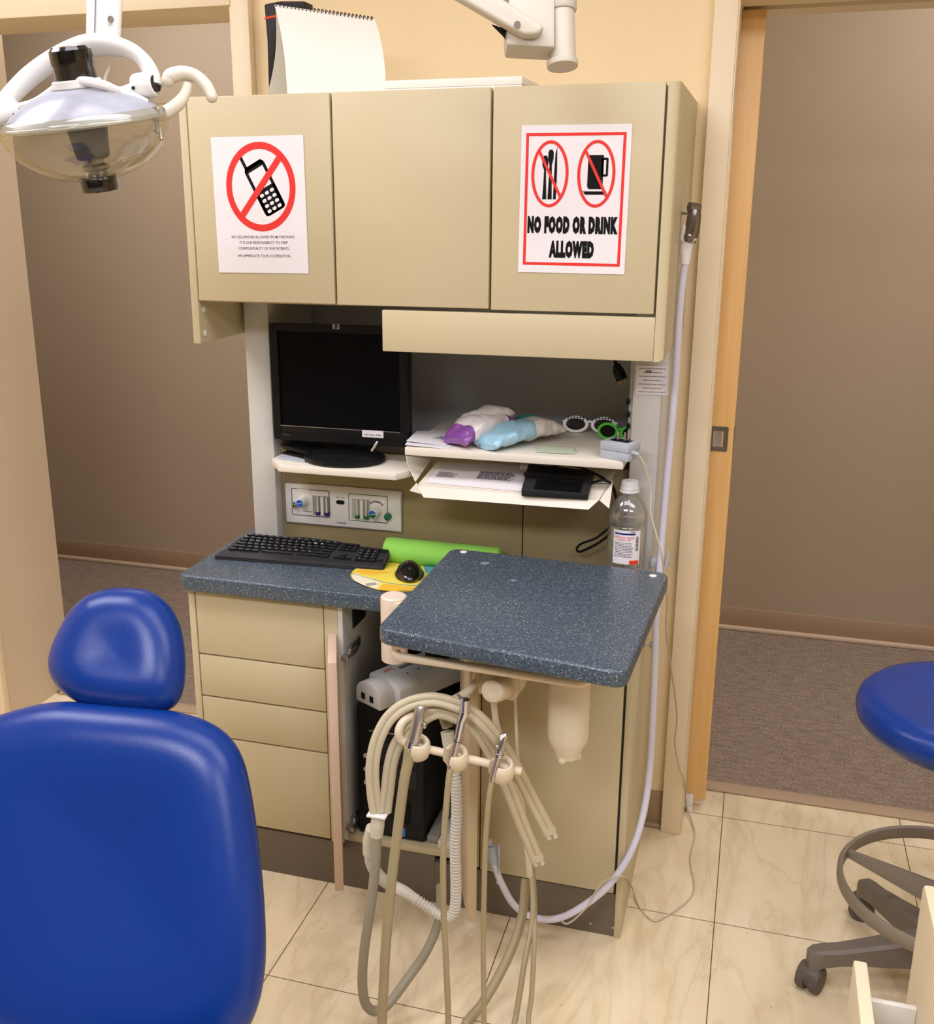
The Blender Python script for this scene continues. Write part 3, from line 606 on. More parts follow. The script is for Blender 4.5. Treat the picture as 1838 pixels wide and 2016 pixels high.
part(mo, 'stand_neck', prism([V(-.78,.218,1.03),V(-.655,.218,1.03),V(-.672,.218,1.10),V(-.765,.218,1.10)], Y*.028, .004), M['black'])
bc = P(690,893,'Z',1.03)
part(mo, 'stand_base', lathe([(.094,0),(.098,.004),(.097,.012),(.088,.017),(.02,.024)], V(bc.x,.185,1.0225), Z, 48, sx=1.0, sy=.80), M['black'])
c = P(737,879,'Y',.17); part(mo, 'stand_clip', tube([P(743,869,'Y',.168),P(737,879,'Y',.163),P(731,888,'Y',.16)], .0028, 8), M['steel'], 'grey clip on the stand')
solo('black_folder', join(prism([V(-.879,.20,1.036),V(-.80,.17,1.030),V(-.77,.30,1.034),V(-.86,.32,1.040)], Z*.010, .002), prism([V(-.876,.19,1.0265),V(-.80,.155,1.0265),V(-.78,.27,1.0265),V(-.866,.29,1.0265)], Z*.0035, .001)), M['black'], 'flat black device lying on the shelf left of the monitor base', 'device')
solo('disc_case', prism([P(546,903,'Z',1.0225),P(600,911,'Z',1.0225),P(612,897,'Z',1.0225),P(560,893,'Z',1.0225)], Z*.0035, .001), M['adapter'], 'thin pale plastic case on the shelf under the black device', 'case')

# ---- things on the right shelf (top at 1.084)
S2 = 1.0842
def crumple(vs, amp, sc, seed):
    from mathutils import noise
    return [v+noise.noise_vector(v*sc+V(seed,0,0))*amp for v in vs]
def pouch(a, b, wd, ht, t0, t1, seed, side, n=28, m=40):
    """crumpled flow-pack between a and b: flat sealed ends, plump middle; the strip t0..t1 of its length"""
    vs, fs = [], []; ax = (b-a); L = ax.length; ax = ax/L; sd = side
    up = Z
    for j in range(m+1):
        t = t0+(t1-t0)*j/m; p = a+ax*(L*t); e = math.sin(math.pi*min(max(t,.02),.98))**.45
        for k in range(n):
            an = 2*math.pi*k/n; c_, s_ = math.cos(an), math.sin(an)
            c2 = math.copysign(abs(c_)**.6, c_); s2 = math.copysign(abs(s_)**.8, s_)
            vs.append(p+sd*(c2*wd/2*(.86+.14*e))+up*(ht/2*e*(1+s2)))
    vs = crumple(vs, .006, 28, seed); vs = crumple(vs, .003, 70, seed+3)
    for j in range(m):
        for k in range(n):
            k2 = (k+1)%n; fs.append((j*n+k,j*n+k2,(j+1)*n+k2,(j+1)*n+k))
    fs += [tuple(range(n-1,-1,-1)), tuple(m*n+k for k in range(n))]
    return vs, fs
a, b = V(-.428,.125,S2+.006), V(-.345,.25,S2+.034)
sd = (b-a).cross(Z).normalized()
w1 = thing('wipes_pack', 'crumpled purple and white pack of wipes on the right shelf', 'wipes pack', V(-.39,.19,S2), 'wipes packs on the right shelf')
part(w1, 'wrapper', pouch(a,b,.088,.052,.165,.80,1,sd,28,34), M['wrap'])
part(w1, 'wrapper_end', pouch(a,b,.088,.052,0,.17,1,sd,28,14), M['pur'], 'purple sealed end')
part(w1, 'wrapper_end', pouch(a,b,.088,.052,.795,.93,1,sd,28,10), M['pur'], 'purple sealed end')
part(w1, 'resealable_flap', pouch(a+Z*.016+(b-a)*.15+sd*.004,b+Z*.022+(b-a)*.02,.062,.036,.10,1,5,sd,20,20), M['wrap'], 'greyish white lifted flap')
part(w1, 'flower_mark', join(*[flat_poly([(.004*math.cos(t)*(1+.4*math.sin(3*t)),.004*math.sin(t)) for t in [2*math.pi*k/14 for k in range(14)]], P(px,py,'Y',yy), X, Z, N, .0006) for px,py,yy in ((942,878,.125),)]), M['greyink'])
a, b = V(-.358,.118,S2+.004), V(-.232,.285,S2+.018)
sd = (b-a).cross(Z).normalized()
w2 = thing('wipes_pack', 'light blue and teal wipes pack with orange marks on the right shelf', 'wipes pack', V(-.30,.2,S2), 'wipes packs on the right shelf')
part(w2, 'wrapper', pouch(a,b,.082,.046,0,.55,11,sd,28,30), M['lblue'])
part(w2, 'wrapper', pouch(a,b,.082,.046,.545,1,11,sd,28,24), M['wrap'], 'clear white half of the wrapper')
part(w2, 'lid', lathe([(.036,0),(.036,.006),(.03,.010),(.004,.012)], V(-.298,.262,S2+.036), V(-.2,-.45,1), 28, sy=.62), M['tealw'], 'teal rounded lid')
for px, py, yy in ((1021,862,.16),(1068,842,.22),(1043,848,.20),(1080,830,.24)):
    p = P(px,py,'Y',yy-.012); part(w2, 'orange_mark', ball(p, .006, 10, (1.1,.5,.6)), M['orangew'])
def glasses(name, label, c, ang, rim_m, lens_m, wdt, extra=None, tilt=.22, cat='sunglasses'):
    t = thing(name, label, cat, c, 'sunglasses on the right shelf'); ux_ = V(math.cos(ang), math.sin(ang), 0); nr = V(math.sin(ang), -math.cos(ang), 0); uz = (Z*math.cos(tilt)-nr*math.sin(tilt)).normalized(); nn = ux_.cross(uz).normalized()
    base = Vector(c)+Z*.019
    rims = []
    for s in (-1, 1):
        oc = base+ux_*(s*wdt*.26)
        rims.append(ring2(oc, ux_, uz, nn, wdt*.235, .0195, wdt*.055, .005, 28, .006))
        part(t, 'lens', lathe([(wdt*.19,0),(wdt*.19,.002)], oc, nn, 24, sy=.0145/(wdt*.19), hint=ux_), M[lens_m])
    rims.append(tube([base-ux_*wdt*.05+uz*.004, base+uz*.008, base+ux_*wdt*.05+uz*.004], .003, 8))
    part(t, 'frame', join(*rims), M[rim_m])
    for s in (-1, 1):
        h_ = base+ux_*(s*wdt*.49)+uz*.006
        part(t, 'temple', tube([h_, h_+V(-nr.x*.05,-nr.y*.05,-.008), V((h_-nr*.09).x,(h_-nr*.09).y,S2+.004)], [.003,.003,.002], 8), M[rim_m])
    if extra:
        for s in (-1, 1):
            oc = base+ux_*(s*wdt*.26)+uz*.012
            part(t, 'pattern', join(*[flat_poly([(.0022*math.cos(k)+dx,.0018*math.sin(k)+dy) for k in [2*math.pi*i/8 for i in range(8)]], oc, ux_, uz, nn, .006) for dx in (-.018,-.011,-.004,.003,.010,.017) for dy in (-.001,.004)]), M[extra])
    return t
gc = P(1160,852,'Z',S2); glasses('sunglasses', 'white sunglasses with dark patterned frame lying at the back of the right shelf', (gc.x,gc.y,S2), .05, 'white', 'lens', .125, 'ink')
gc = P(1196,872,'Z',S2); glasses('sunglasses', 'bright green children sunglasses half hidden behind the grey power adapter', (gc.x+.022,gc.y+.03,S2), -.25, 'limeg', 'lens', .105)
ac = P(1222,900,'Z',S2)
ad = thing('power_adapter', 'blue-grey power adapter with upturned prongs on the shelf corner', 'adapter', (-.083,.125,S2))
ca, sa = math.cos(-.42), math.sin(-.42); aux, auy = V(ca,sa,0), V(-sa,ca,0); aco = V(-.068,.128,S2+.0185)
part(ad, 'housing', join(obox(aco-Z*.0093, aux, auy, Z, .034, .024, .0092, .002), obox(aco+Z*.0093, aux, auy, Z, .0345, .0245, .0092, .002)), M['adapter'])
part(ad, 'rating_label', obox(aco+Z*.0188+auy*.003, aux, auy, Z, .022, .012, .0004), M['ink'])
for s in (-1, 1): part(ad, 'prong', obox(aco+Z*.028+aux*(s*.008)+auy*.004, aux, auy, Z, .0008, .003, .009), M['steel'])
cb = aco+aux*.033-auy*.008
part(ad, 'strain_relief', tube([cb-aux*.002, cb+aux*.008-Z*.001, cb+aux*.016-Z*.003], [.0048,.0045,.003], 10), M['adapter'])
wpts = [cb+aux*.015-Z*.003, P(1268,915,'Y',.105), P(1281,965,'Y',.11), P(1281,1010,'Y',.10), P(1299,1080,'Y',.09), P(1306,1120,'Y',.10), P(1313,1180,'Y',.12), P(1311,1240,'Y',.16), P(1320,1310,'Y',.24), P(1332,1405,'Y',.36), P(1328,1460,'Y',.40), P(1334,1500,'Y',.43), P(1348,1545,'Y',.45), P(1350,1580,'Z',.03), P(1367,1640,'Z',.003), P(1358,1690,'Z',.003), P(1366,1745,'Z',.003), P(1352,1775,'Z',.003), P(1300,1810,'Z',.003), P(1278,1808,'Z',.003), P(1258,1785,'Z',.003), P(1243,1745,'Z',.03), P(1228,1726,'Y',-.03), P(1185,1737,'Y',-.055), P(1155,1785,'Y',-.065), P(1118,1818,'Y',-.07), P(1098,1808,'Y',-.072), P(1068,1804,'Y',-.075)]
part(ad, 'cable', tube(wpts, .0021, 6, 6), M['wire'], 'thin whitish cable trailing to the floor')
def sheet(pxs, z, m, name, label, cat, t=.0008, lift=0.0):
    pts = [P(a,b,'Z',z) for a, b in pxs]
    return solo(name, prism(pts, Z*t), M[m], label, cat)
sh = thing('printed_sheets', 'white printed sheets overhanging the left end of the right shelf', 'papers', V(-.5,.2,S2))
part(sh, 'sheet', prism([P(797,876,'Z',S2+.004),P(880,884,'Z',S2),P(935,852,'Z',S2),P(812,856,'Z',S2+.004)], Z*.0008), M['paper'])
part(sh, 'sheet', prism([P(800,868,'Z',S2+.009),P(876,878,'Z',S2+.002),P(930,848,'Z',S2+.002),P(820,849,'Z',S2+.006)], Z*.0008), M['paper'])
c = P(870,862,'Z',S2+.006); part(sh, 'print', print_lines(c, X, Y, Z, .07, .03, 4, .002, 3, .3, .0008), M['greyink'])
fc = solo('folded_card', join(prism([P(1048,884,'Z',S2),P(1138,892,'Z',S2),P(1130,881,'Z',S2),P(1060,876,'Z',S2)], Z*.0012), prism([P(1054,890,'Z',S2+.0015),P(1132,894,'Z',S2+.0015),P(1128,882,'Z',S2+.004),P(1060,878,'Z',S2+.004)], Z*.001)), M['mint'], 'small pale green folded card near the front edge of the right shelf', 'card')

# ---- in the paper tray
def TP(px, py, up=.001): return PP(px, py, FL+TN*up, TN)
tux = (FR-FL).normalized(); tuy = TN.cross(tux).normalized()
ps = thing('form_sheets', 'white printed form sheets lying in the folded metal tray', 'papers', TP(930,940))
part(ps, 'sheet', prism([TP(838,950),TP(1025,968),TP(1058,918),TP(868,912)], TN*.0008), M['paper'])
part(ps, 'sheet', prism([TP(945,912,.002),TP(1040,918,.002),TP(1028,968,.002),TP(905,950,.002)], TN*.0008), M['paper'])
part(ps, 'print', print_lines(TP(880,935,.002), tux, tuy, TN, .045, .03, 5, .0018, 5, .4, .0010), M['greyink'])
part(ps, 'print', print_lines(TP(978,938,.003), tux, tuy, TN, .085, .045, 9, .0016, 6, .2, .0014), M['greyink'])
pad = thing('signature_pad', 'black electronic signature pad lying in the folded metal tray', 'signature pad', TP(1095,955))
q = [TP(1026,977,.001),TP(1157,985,.001),TP(1169,940,.001),TP(1040,925,.001)]
part(pad, 'housing', prism(q, TN*.016, .002), M['blackm'])
part(pad, 'screen', prism([TP(1050,963,.0172),TP(1142,970,.0172),TP(1148,950,.0172),TP(1057,943,.0172)], TN*.0006), M['screen'])
part(pad, 'lettering', text('TOPAZ', TP(1132,938,.0175), tux, tuy, TN, .005, .022, .01, .0005), M['greyink'])
part(pad, 'cable', tube([TP(1165,950,.008), P(1190,946,'Y',.15), P(1208,960,'Y',.17), P(1213,1000,'Y',.20), P(1206,1030,'Y',.22), P(1175,1058,'Y',.215), P(1145,1070,'Y',.21), P(1135,1080,'Y',.21), P(1142,1086,'Y',.21), P(1172,1072,'Y',.21), P(1200,1052,'Y',.22), P(1214,1030,'Y',.235)], .0028, 8), M['black'], 'black cable looped below the tray')
part(pad, 'stylus_rest', prism([TP(1030,938,.018),TP(1150,946,.018),TP(1152,940,.018),TP(1032,931,.018)], TN*.004, .001), M['black'])
hb = thing('connector_block', 'small white connector block with cable behind the signature pad', 'adapter', TP(1045,930))
part(hb, 'housing', obox(TP(1048,930,.006)+tuy*.03, tux, tuy, TN, .034, .012, .006, .002), M['white'])
part(hb, 'sockets', join(*[obox(TP(1048,930,.0122)+tuy*.03+tux*d, tux, tuy, TN, .004, .004, .0003) for d in (-.012,.004,.018)]), M['ink'])
part(hb, 'cable', tube([TP(1072,930,.006)+tuy*.03, TP(1120,925,.012)+tuy*.03, P(1185,940,'Y',.19), P(1207,965,'Y',.2), P(1216,1005,'Y',.235)], .0026, 8), M['black'])

# ---- hanging plug, card on the column
pg = thing('power_plug', 'black power plug with brass prongs hanging under the wall cabinet', 'plug', P(1228,765,'Y',.33))
part(pg, 'cord', tube([P(1208,690,'Y',.33)+Z*.05, P(1210,705,'Y',.33), P(1214,722,'Y',.33)], .0042, 8), M['black'])
part(pg, 'plug_body', tube([P(1213,716,'Y',.33), P(1217,730,'Y',.33), P(1224,747,'Y',.33)], [.0065,.013,.0135], 12, 4), M['black'])
for px, py in ((1222,757),(1229,758),(1218,757)): part(pg, 'prong', tube([P(px-1,746,'Y',.326), P(px+2,py,'Y',.326)], .0024 if px>1220 else .0016, 6), M['brass'])
o, ux, uy, w, h = sign_frame([(1252,719),(1317,721),(1314,778),(1250,776)], HF-.001)
cd = thing('contact_card', 'small white printed card taped to the grey hutch column', 'card', o-uy*h/2)
part(cd, 'card', paper_sheet(o,ux,uy,N,w,h,0,4), M['paper'])
part(cd, 'print', join(*[print_lines(o+uy*h*(.40-.135*i)+ux*.001, ux, uy, N, w*(.84 if i%2==0 or i==2 else .58), .002, 1, .0016, 20+i, .03, .0006) for i in range(7)]), M['greyink'])
part(cd, 'handwriting', text('Add', o+uy*h*.31-ux*w*.12, ux, uy, N, .006, .012, .03, .0008), M['ink'])

# ================================================================== BASE UNITS
ct = solo('countertop', prism([V(p[0]-.5255,p[1]+.2095,.738) for p in rrect(1.055,.469,.022)], Z*.037, .004, 3), M['counter'], 'long blue-grey speckled countertop on the base cabinets', 'countertop')
dc = thing('drawer_cabinet', 'khaki base cabinet with four drawers behind the blue chair', 'cabinet', (-.86,.24,0))
part(dc, 'carcass', join(box(-1.042,-1.026,.0,DW-.002,.0,.737,.001), box(-.6995,-.667,.001,DW-.002,.120,.737,.001), box(-1.0255,-.70,.021,DW-.002,.115,.737)), M['cab'])
for z0, z1 in ((.573,.730),(.464,.5695),(.3575,.4605),(.126,.354)):
    part(dc, 'drawer', box(-1.0235,-.7015,.0,.020,z0,z1,.0025), M['cab'])
part(dc, 'toe_kick', box(-1.0255,-.667,.004,.020,.0,.119), M['kick'])
cc = thing('computer_cabinet', 'open base cabinet holding the computer, both narrow doors swung out', 'cabinet', (-.5,.24,0))
part(cc, 'side_panel', box(-.6665,-.655,.002,DW-.002,.131,.737), M['inner'], 'white inner side')
part(cc, 'side_panel', box(-.378,-.332,.001,DW-.002,.120,.737,.001), M['cab'])
part(cc, 'bottom_panel', box(-.6545,-.3785,.0,DW-.02,.131,.149,.001), M['cab'])
part(cc, 'back_panel', box(-.6545,-.3785,DW-.018,DW-.002,.1495,.737), M['inner'])
part(cc, 'toe_kick', box(-.6665,-.440,.004,.020,0,.130), M['kick'])
def leaf(hx, hy, tx, ty, z0, z1, th, side):
    a, b = V(hx,hy,0), V(tx,ty,0); d = (b-a).normalized(); s = Z.cross(d)*side
    return prism([a+Z*z0, b+Z*z0, b+s*th+Z*z0, a+s*th+Z*z0], Z*(z1-z0), .0015)
dl = part(cc, 'door', leaf(-.688,-.006,-.629,-.152,.100,.664,.0195,1), M['pinkedge'], 'left door seen edge on')
for z in (.61,.17):
    part(dl, 'hinge', join(box(-.656,-.638,-.012,.055,z-.006,z+.006,.002), cyl(V(-.648,.02,z-.014),V(-.648,.02,z+.014),.006,10), box(-.6545,-.650,.04,.10,z-.012,z+.012,.001)), M['steel'])
part(cc, 'door', leaf(-.378,-.004,-.314,-.165,.096,.690,.0195,1), M['cabedge'], 'right door seen edge on')
part(cc, 'hinge_plate', box(-.6545,-.651,.06,.14,.655,.715,.001), M['blackm'])
rcab = thing('right_cabinet', 'khaki base cabinet with one tall door under the grey work surface', 'cabinet', (-.17,.24,0))
part(rcab, 'carcass', join(box(-.0155,.0,-.001,DW-.002,.0,.737,.002), box(-.3315,-.016,.022,DW-.002,.112,.737)), M['cab'])
part(rcab, 'door', box(-.329,-.0205,-.001,.020,.115,.730,.0025), M['cab'])
part(rcab, 'toe_kick', box(-.4395,-.0155,.0035,.0205,.0,.111), M['kick'])
part(rcab, 'gap_shade_strip', box(-.0200,-.0158,.004,.0215,.112,.735), M['dark'])  # shade of the gap beside the door, painted as a near-black strip
kp = P(1277,1269,'X',.012); kp.x = .0
part(rcab, 'knob', lathe([(.0075,0),(.0075,.002),(.0035,.004),(.0035,.012),(.0080,.016),(.0100,.021),(.0085,.026),(.003,.029)], kp, X, 20), M['steel'], 'brushed metal knob on the side')
for px, py in ((1206,1826),(1162,1818)):
    p = P(px,py,'Y',.0034); part(rcab, 'kick_screw', cyl(p+Y*.001,p-Y*.001,.003,10), M['steel'])

# ---- inside the computer cabinet
pc_ = thing('computer_tower', 'black computer tower standing inside the open cabinet', 'computer', (-.56,.25,.149))
part(pc_, 'case', box(-.630,-.470,.03,.40,.1505,.485,.006), M['blackm'])
part(pc_, 'front_panel', box(-.634,-.466,.012,.0295,.1505,.490,.008,3), M['black'])
part(pc_, 'chrome_strip', box(-.600,-.500,.0108,.0125,.425,.428), M['steel'])
for z in (.36,.325,.29): part(pc_, 'front_button', cyl(V(-.610,.012,z),V(-.610,.0095,z),.006,14), M['adapter'], 'pale round button')
part(pc_, 'drive_panel', join(box(-.585,-.485,.010,.012,.35,.40,.001), box(-.585,-.485,.010,.012,.29,.34,.001)), M['blackm'])
part(pc_, 'oval_badge', lathe([(.011,0),(.011,.0015)], V(-.592,.012,.232), N, 20, sy=.6), M['steel'])
part(pc_, 'sticker', box(-.540,-.515,.0108,.0122,.160,.183), M['sticker'], 'small blue sticker')
part(pc_, 'sticker', box(-.535,-.500,.0108,.0122,.195,.255), M['ink'], 'black label with print')
part(pc_, 'top_card', prism([V(-.62,.02,.491),V(-.585,.012,.491),V(-.575,.05,.491),V(-.61,.06,.491)], Z*.001), M['paper'], 'small card on the top')
ud = V(.55,1,0).normalized(); us = V(1,-.55,0).normalized(); uo = V(-.575,.09,.492)
up_ = thing('battery_backup', 'grey surge protector lying across the computer tower', 'surge protector', uo)
def usec(t, wd, hh, prof):
    c = V(-.600,.006,.4925)+ud*t; return [c+us*(x*wd)+Z*(y*hh) for x, y in prof]
arch = [(-.5,0),(.5,0),(.5,.45)]+[(.5*math.cos(a), .45+.55*math.sin(a)) for a in [math.pi*k/12 for k in range(1,12)]]+[(-.5,.45)]
part(up_, 'end_cap', prism(usec(0,.085,.058,arch), ud*.045, .003), M['ups'])
part(up_, 'body', prism(usec(.0452,.098,.054,[(-.5,0),(.62,0),(.62,.78),(.45,1),(-.45,1),(-.5,.8)]), ud*.30, .004), M['ups'])
c0 = V(-.600,.006,.4925)
for s in (-.18,.16): part(up_, 'phone_socket', obox(c0+us*(.085*s)+Z*.020-ud*.0005, us, Z, ud, .006, .0075, .0008), M['ink'])
tc_ = c0+ud*.085+Z*.0545
part(up_, 'lettering', text('APC', tc_-us*.022, ud*-1*-1, -us*-1*-1 if False else -us, Z, .014, .032, .01, .0004), M['red'])
part(up_, 'rating_print', obox(tc_+ud*.045-us*.012, ud, us, Z, .020, .006, .0004), M['greyink'])
for k in range(6): part(up_, 'outlet', obox(tc_+ud*(.02+.035*k)+us*.022, ud, us, Z, .002, .002, .0004), M['ink'])
part(up_, 'indicator', ball(tc_+ud*.085-us*.02+Z*.0005, .0025, 10), M['led'], 'green lit indicator')
bp = tc_+ud*.13+us*.01
part(up_, 'plugged_adapter', obox(bp+Z*.028, ud, us, Z, .022, .022, .0275, .003), M['black'], 'black plug-in adapter')
for nm, xx in (('a',0),('b',1)):
    pass
bn = thing('storage_bin', 'brown-grey rounded bin standing in the dark back of the open cabinet', 'bin', (-.43,.3,.149))
part(bn, 'bin_body', prism([V(p[0]-.435,.26,p[1]+.29) for p in rrect(.068,.24,.025)], Y*.16, .004), M['bin'])
part(bn, 'bin_lid', box(-.466,-.404,.262,.418,.4105,.424,.003), M['bin'])
solo('carton', box(-.463,-.436,.02,.20,.1495,.168,.001), M['gbox'], 'grey flat carton on the floor of the open cabinet beside the computer', 'box', 'flat cartons in the open cabinet')
solo('carton', box(-.432,-.4005,.005,.20,.1495,.170,.001), M['wbox'], 'white flat carton on the floor of the open cabinet next to the right door', 'box', 'flat cartons in the open cabinet')
cb1 = solo('cable_bundle', join(*[tube([V(-.45+.02*k,.30,.70),V(-.46+.015*k,.28,.60),V(-.43-.01*k,.22,.52+.02*k),V(-.44+.012*k,.25,.46)], .004, 8) for k in range(4)]), M['blackm'], 'black cables hanging in the dark top of the open cabinet', 'cables')

# ================================================================== ON THE COUNTER
kb = thing('keyboard', 'black full size keyboard lying on the left part of the countertop', 'keyboard', (-.82,.14,CZ))
KA, KB_ = P(421,1096,'Z',CZ+.006), P(752,1121,'Z',CZ+.006)
KC, KD = P(771,1080,'Z',CZ+.042), P(484,1050,'Z',CZ+.042)
kux = ((KB_-KA).normalized()+(KC-KD).normalized()).normalized()
def K(u, v, w=0):   # u along the width, v front to back, w above the deck
    a = KA.lerp(KB_, u); b = KD.lerp(KC, u); n = (KB_-KA).cross(KD-KA).normalized(); return a.lerp(b, v)+n*w
part(kb, 'deck', prism([K(.0,.0),K(1,0),K(1.0,.78),K(.985,.96),K(.80,.99),K(.62,1.10),K(.38,1.12),K(.2,1.0),K(.03,1.0),K(-.005,.8)], V(0,0,-.014), .003), M['blackm'])
part(kb, 'palm_edge', prism([K(.002,.0,.0005),K(.998,.0,.0005),K(.998,.24,.0005),K(.002,.24,.0005)], Z*.002, .001), M['blackm'])
part(kb, 'feet', join(*[cyl(V(K(u,v).x,K(u,v).y,CZ+.0004), K(u,v)-Z*.008, .006, 10) for u in (.05,.95) for v in (.06,.9)]), M['black'])
part(kb, 'lettering', text('logitech', K(.55,.985,.0012), kux, (K(.5,1)-K(.5,0)).normalized(), K(0,0,1)-K(0,0,0), .005, .028, .01, .0003), M['greyink'])
rows = [(.32,'14 11 11 12 58 12 12 12 14'),(.44,'22 10 10 10 10 10 10 10 10 10 10 26'),(.56,'17 10 10 10 10 10 10 10 10 10 10 10 22'),(.68,'14 10 10 10 10 10 10 10 10 10 10 10 10 14'),(.80,'10 10 10 10 10 10 10 10 10 10 10 10 10 18'),(.92,'10 10 10 10 10 10 10 10 10 10 10 10 10')]
letters = [None,'  ZXCVBNM,./ ',' ASDFGHJKL;  ',' QWERTYUIOP[]','`1234567890-= ','EFFFFFFFFFFFF']
kn = (K(0,0,1)-K(0,0,0)).normalized(); kuy = (K(.5,1)-K(.5,0)).normalized(); kd = (K(.5,1)-K(.5,0)).length
caps = {}; leg = []; nkeys = 0
def keycap(u0, u1, v, ch=None):
    global nkeys
    wv = .105; hw = (K(u1,v)-K(u0,v)).length/2-.0009; hd = kd*wv/2-.0006; c = K((u0+u1)/2, v)
    k = (round(hw,4), round(hd,4))
    if k not in caps:
        vs = [kux*sx*s+kuy*sy*s2+kn*z for z, s, s2 in ((.0005,hw,hd),(.0065,hw*.82,hd*.74)) for sx, sy in ((-1,-1),(1,-1),(1,1),(-1,1))]
        g = (vs, [(3,2,1,0),(4,5,6,7),(0,1,5,4),(1,2,6,5),(2,3,7,6),(3,0,4,7)])
        o = link('key', (g[0], g[1]), M['key'], V(0,0,0), kb, 30); caps[k] = o
    else:
        o = caps[k].copy(); COL.objects.link(o); o.parent = kb
    o.location = c-WL[kb]; nkeys += 1
    if ch: leg.append(text(ch, c-kux*hw*.3+kuy*hd*.25, kux, kuy, kn, .0032, None, .02, .0068))
for (v, spec), lt in zip(rows, letters):
    ws = [int(s) for s in spec.split()]; tot = sum(ws); u = .03
    for i, wd in enumerate(ws):
        u1 = u+(.635)*wd/tot; keycap(u, u1, v, (lt[i] if lt and i < len(lt) and lt[i] != ' ' else None)); u = u1
for v in (.92,.80,.68): 
    for i in range(3):
        if nkeys < 100: keycap(.685+.037*i, .685+.037*(i+1), v)
for i, v in ((1,.44),(0,.32),(1,.32),(2,.32)): keycap(.685+.037*i, .685+.037*(i+1), v)
n10 = ['789','456','123']
for j, v in enumerate((.80,.68,.56,.44)):
    for i in range(4 if j < 1 else 3):
        keycap(.815+.042*i, .815+.042*(i+1), v, n10[j-1][i] if 0 < j < 4 and i < 3 else None)
keycap(.815, .899, .32, '0'); keycap(.899, .941, .32); keycap(.941,.983,.36)
part(kb, 'key_legends', join(*leg), M['legend'], 'tiny white key lettering')
mpz = CZ+.0004
mpc = P(790,1136,'Z',mpz)
mp_ = thing('mouse_pad', 'rounded yellow and white mouse pad under the black mouse', 'mouse pad', mpc)
def PZ(l, z): return [P(a,b,'Z',z) for a, b in l]
outl = [(690,1133),(697,1124),(712,1116),(735,1111),(758,1107),(800,1104),(850,1105),(872,1112),(880,1125),(874,1145),(850,1158),(815,1164),(770,1165),(735,1160),(708,1149),(694,1141)]
part(mp_, 'pad', prism(catmull(PZ(outl+outl[:1], mpz), 4)[:-1], Z*.003, .0008), M['yellow'])
part(mp_, 'orange_patch', prism(PZ([(696,1126),(735,1113),(770,1128),(730,1132)], mpz+.0031), Z*.0003), M['orange'])
part(mp_, 'white_patch', prism(PZ([(692,1134),(698,1129),(750,1147),(742,1160),(715,1152),(697,1143)], mpz+.0033), Z*.0003), M['padwhite'])
part(mp_, 'orange_patch', prism(PZ([(754,1149),(800,1154),(822,1156),(808,1162),(770,1164),(744,1161)], mpz+.0033), Z*.0003), M['orange'])
part(mp_, 'teal_patch', prism(PZ([(832,1112),(860,1113),(866,1135),(838,1128)], mpz+.0033), Z*.0003), M['teal'])
part(mp_, 'blue_line', sweep(catmull(PZ([(694,1129),(720,1137),(760,1147),(800,1152),(836,1153)], mpz+.0034), 6), .0009, 5), M['padblue'])
part(mp_, 'pad_print', print_lines(P(733,1150,'Z',mpz+.0037), V(.8,.6,0), V(-.6,.8,0), Z, .03, .018, 4, .002, 9, .4, .0004), M['greyink'])
ms = thing('mouse', 'black computer mouse on the yellow mouse pad', 'mouse', P(808,1138,'Z',CZ+.0045))
mc_ = P(806,1134,'Z',CZ+.0045); md = V(.35,-1,0).normalized(); mr = Z.cross(md)
vs, fs = ball((0,0,0), 1, 24); 
def mouseg(sx, sy, sz, dz=0, back=.12):
    return [mc_+md*(v.y*sy)+mr*(v.x*sx*(1-.12*v.y*v.y))+Z*(dz+max(0, v.z+.35)*sz*.85*(1-.25*v.y-back*v.y*v.y)) for v in vs]
part(ms, 'shell', (mouseg(.030,.050,.028), fs), M['gloss'])
part(ms, 'side_grip', (mouseg(.0335,.046,.018), fs), M['blackm'])
part(ms, 'wheel', cyl(mc_+md*.026-mr*.003+Z*.0255, mc_+md*.026+mr*.003+Z*.0255, .006, 14), M['blackm'])
ga, gb = P(768,1072,'Z',CZ+.030), P(968,1094,'Z',CZ+.030)
gb = ga+(gb-ga).normalized()*.285; ga.y = min(ga.y,.209); gb.y = min(gb.y,.205)
gf = thing('foam_roll', 'lime green foam tube lying behind the mouse', 'foam tube', V((ga.x+gb.x)/2,ga.y,CZ))
gd = (gb-ga).normalized(); L_ = (gb-ga).length
part(gf, 'foam_body', lathe([(.008,.001),(.022,0),(.0285,.004),(.0295,.010),(.0295,L_-.010),(.0285,L_-.004),(.022,L_),(.008,L_-.001)], ga, gd, 32), M['green'])
part(gf, 'core_hole', cyl(ga+gd*.0005, ga-gd*.0004, .0078, 16), M['dark'])

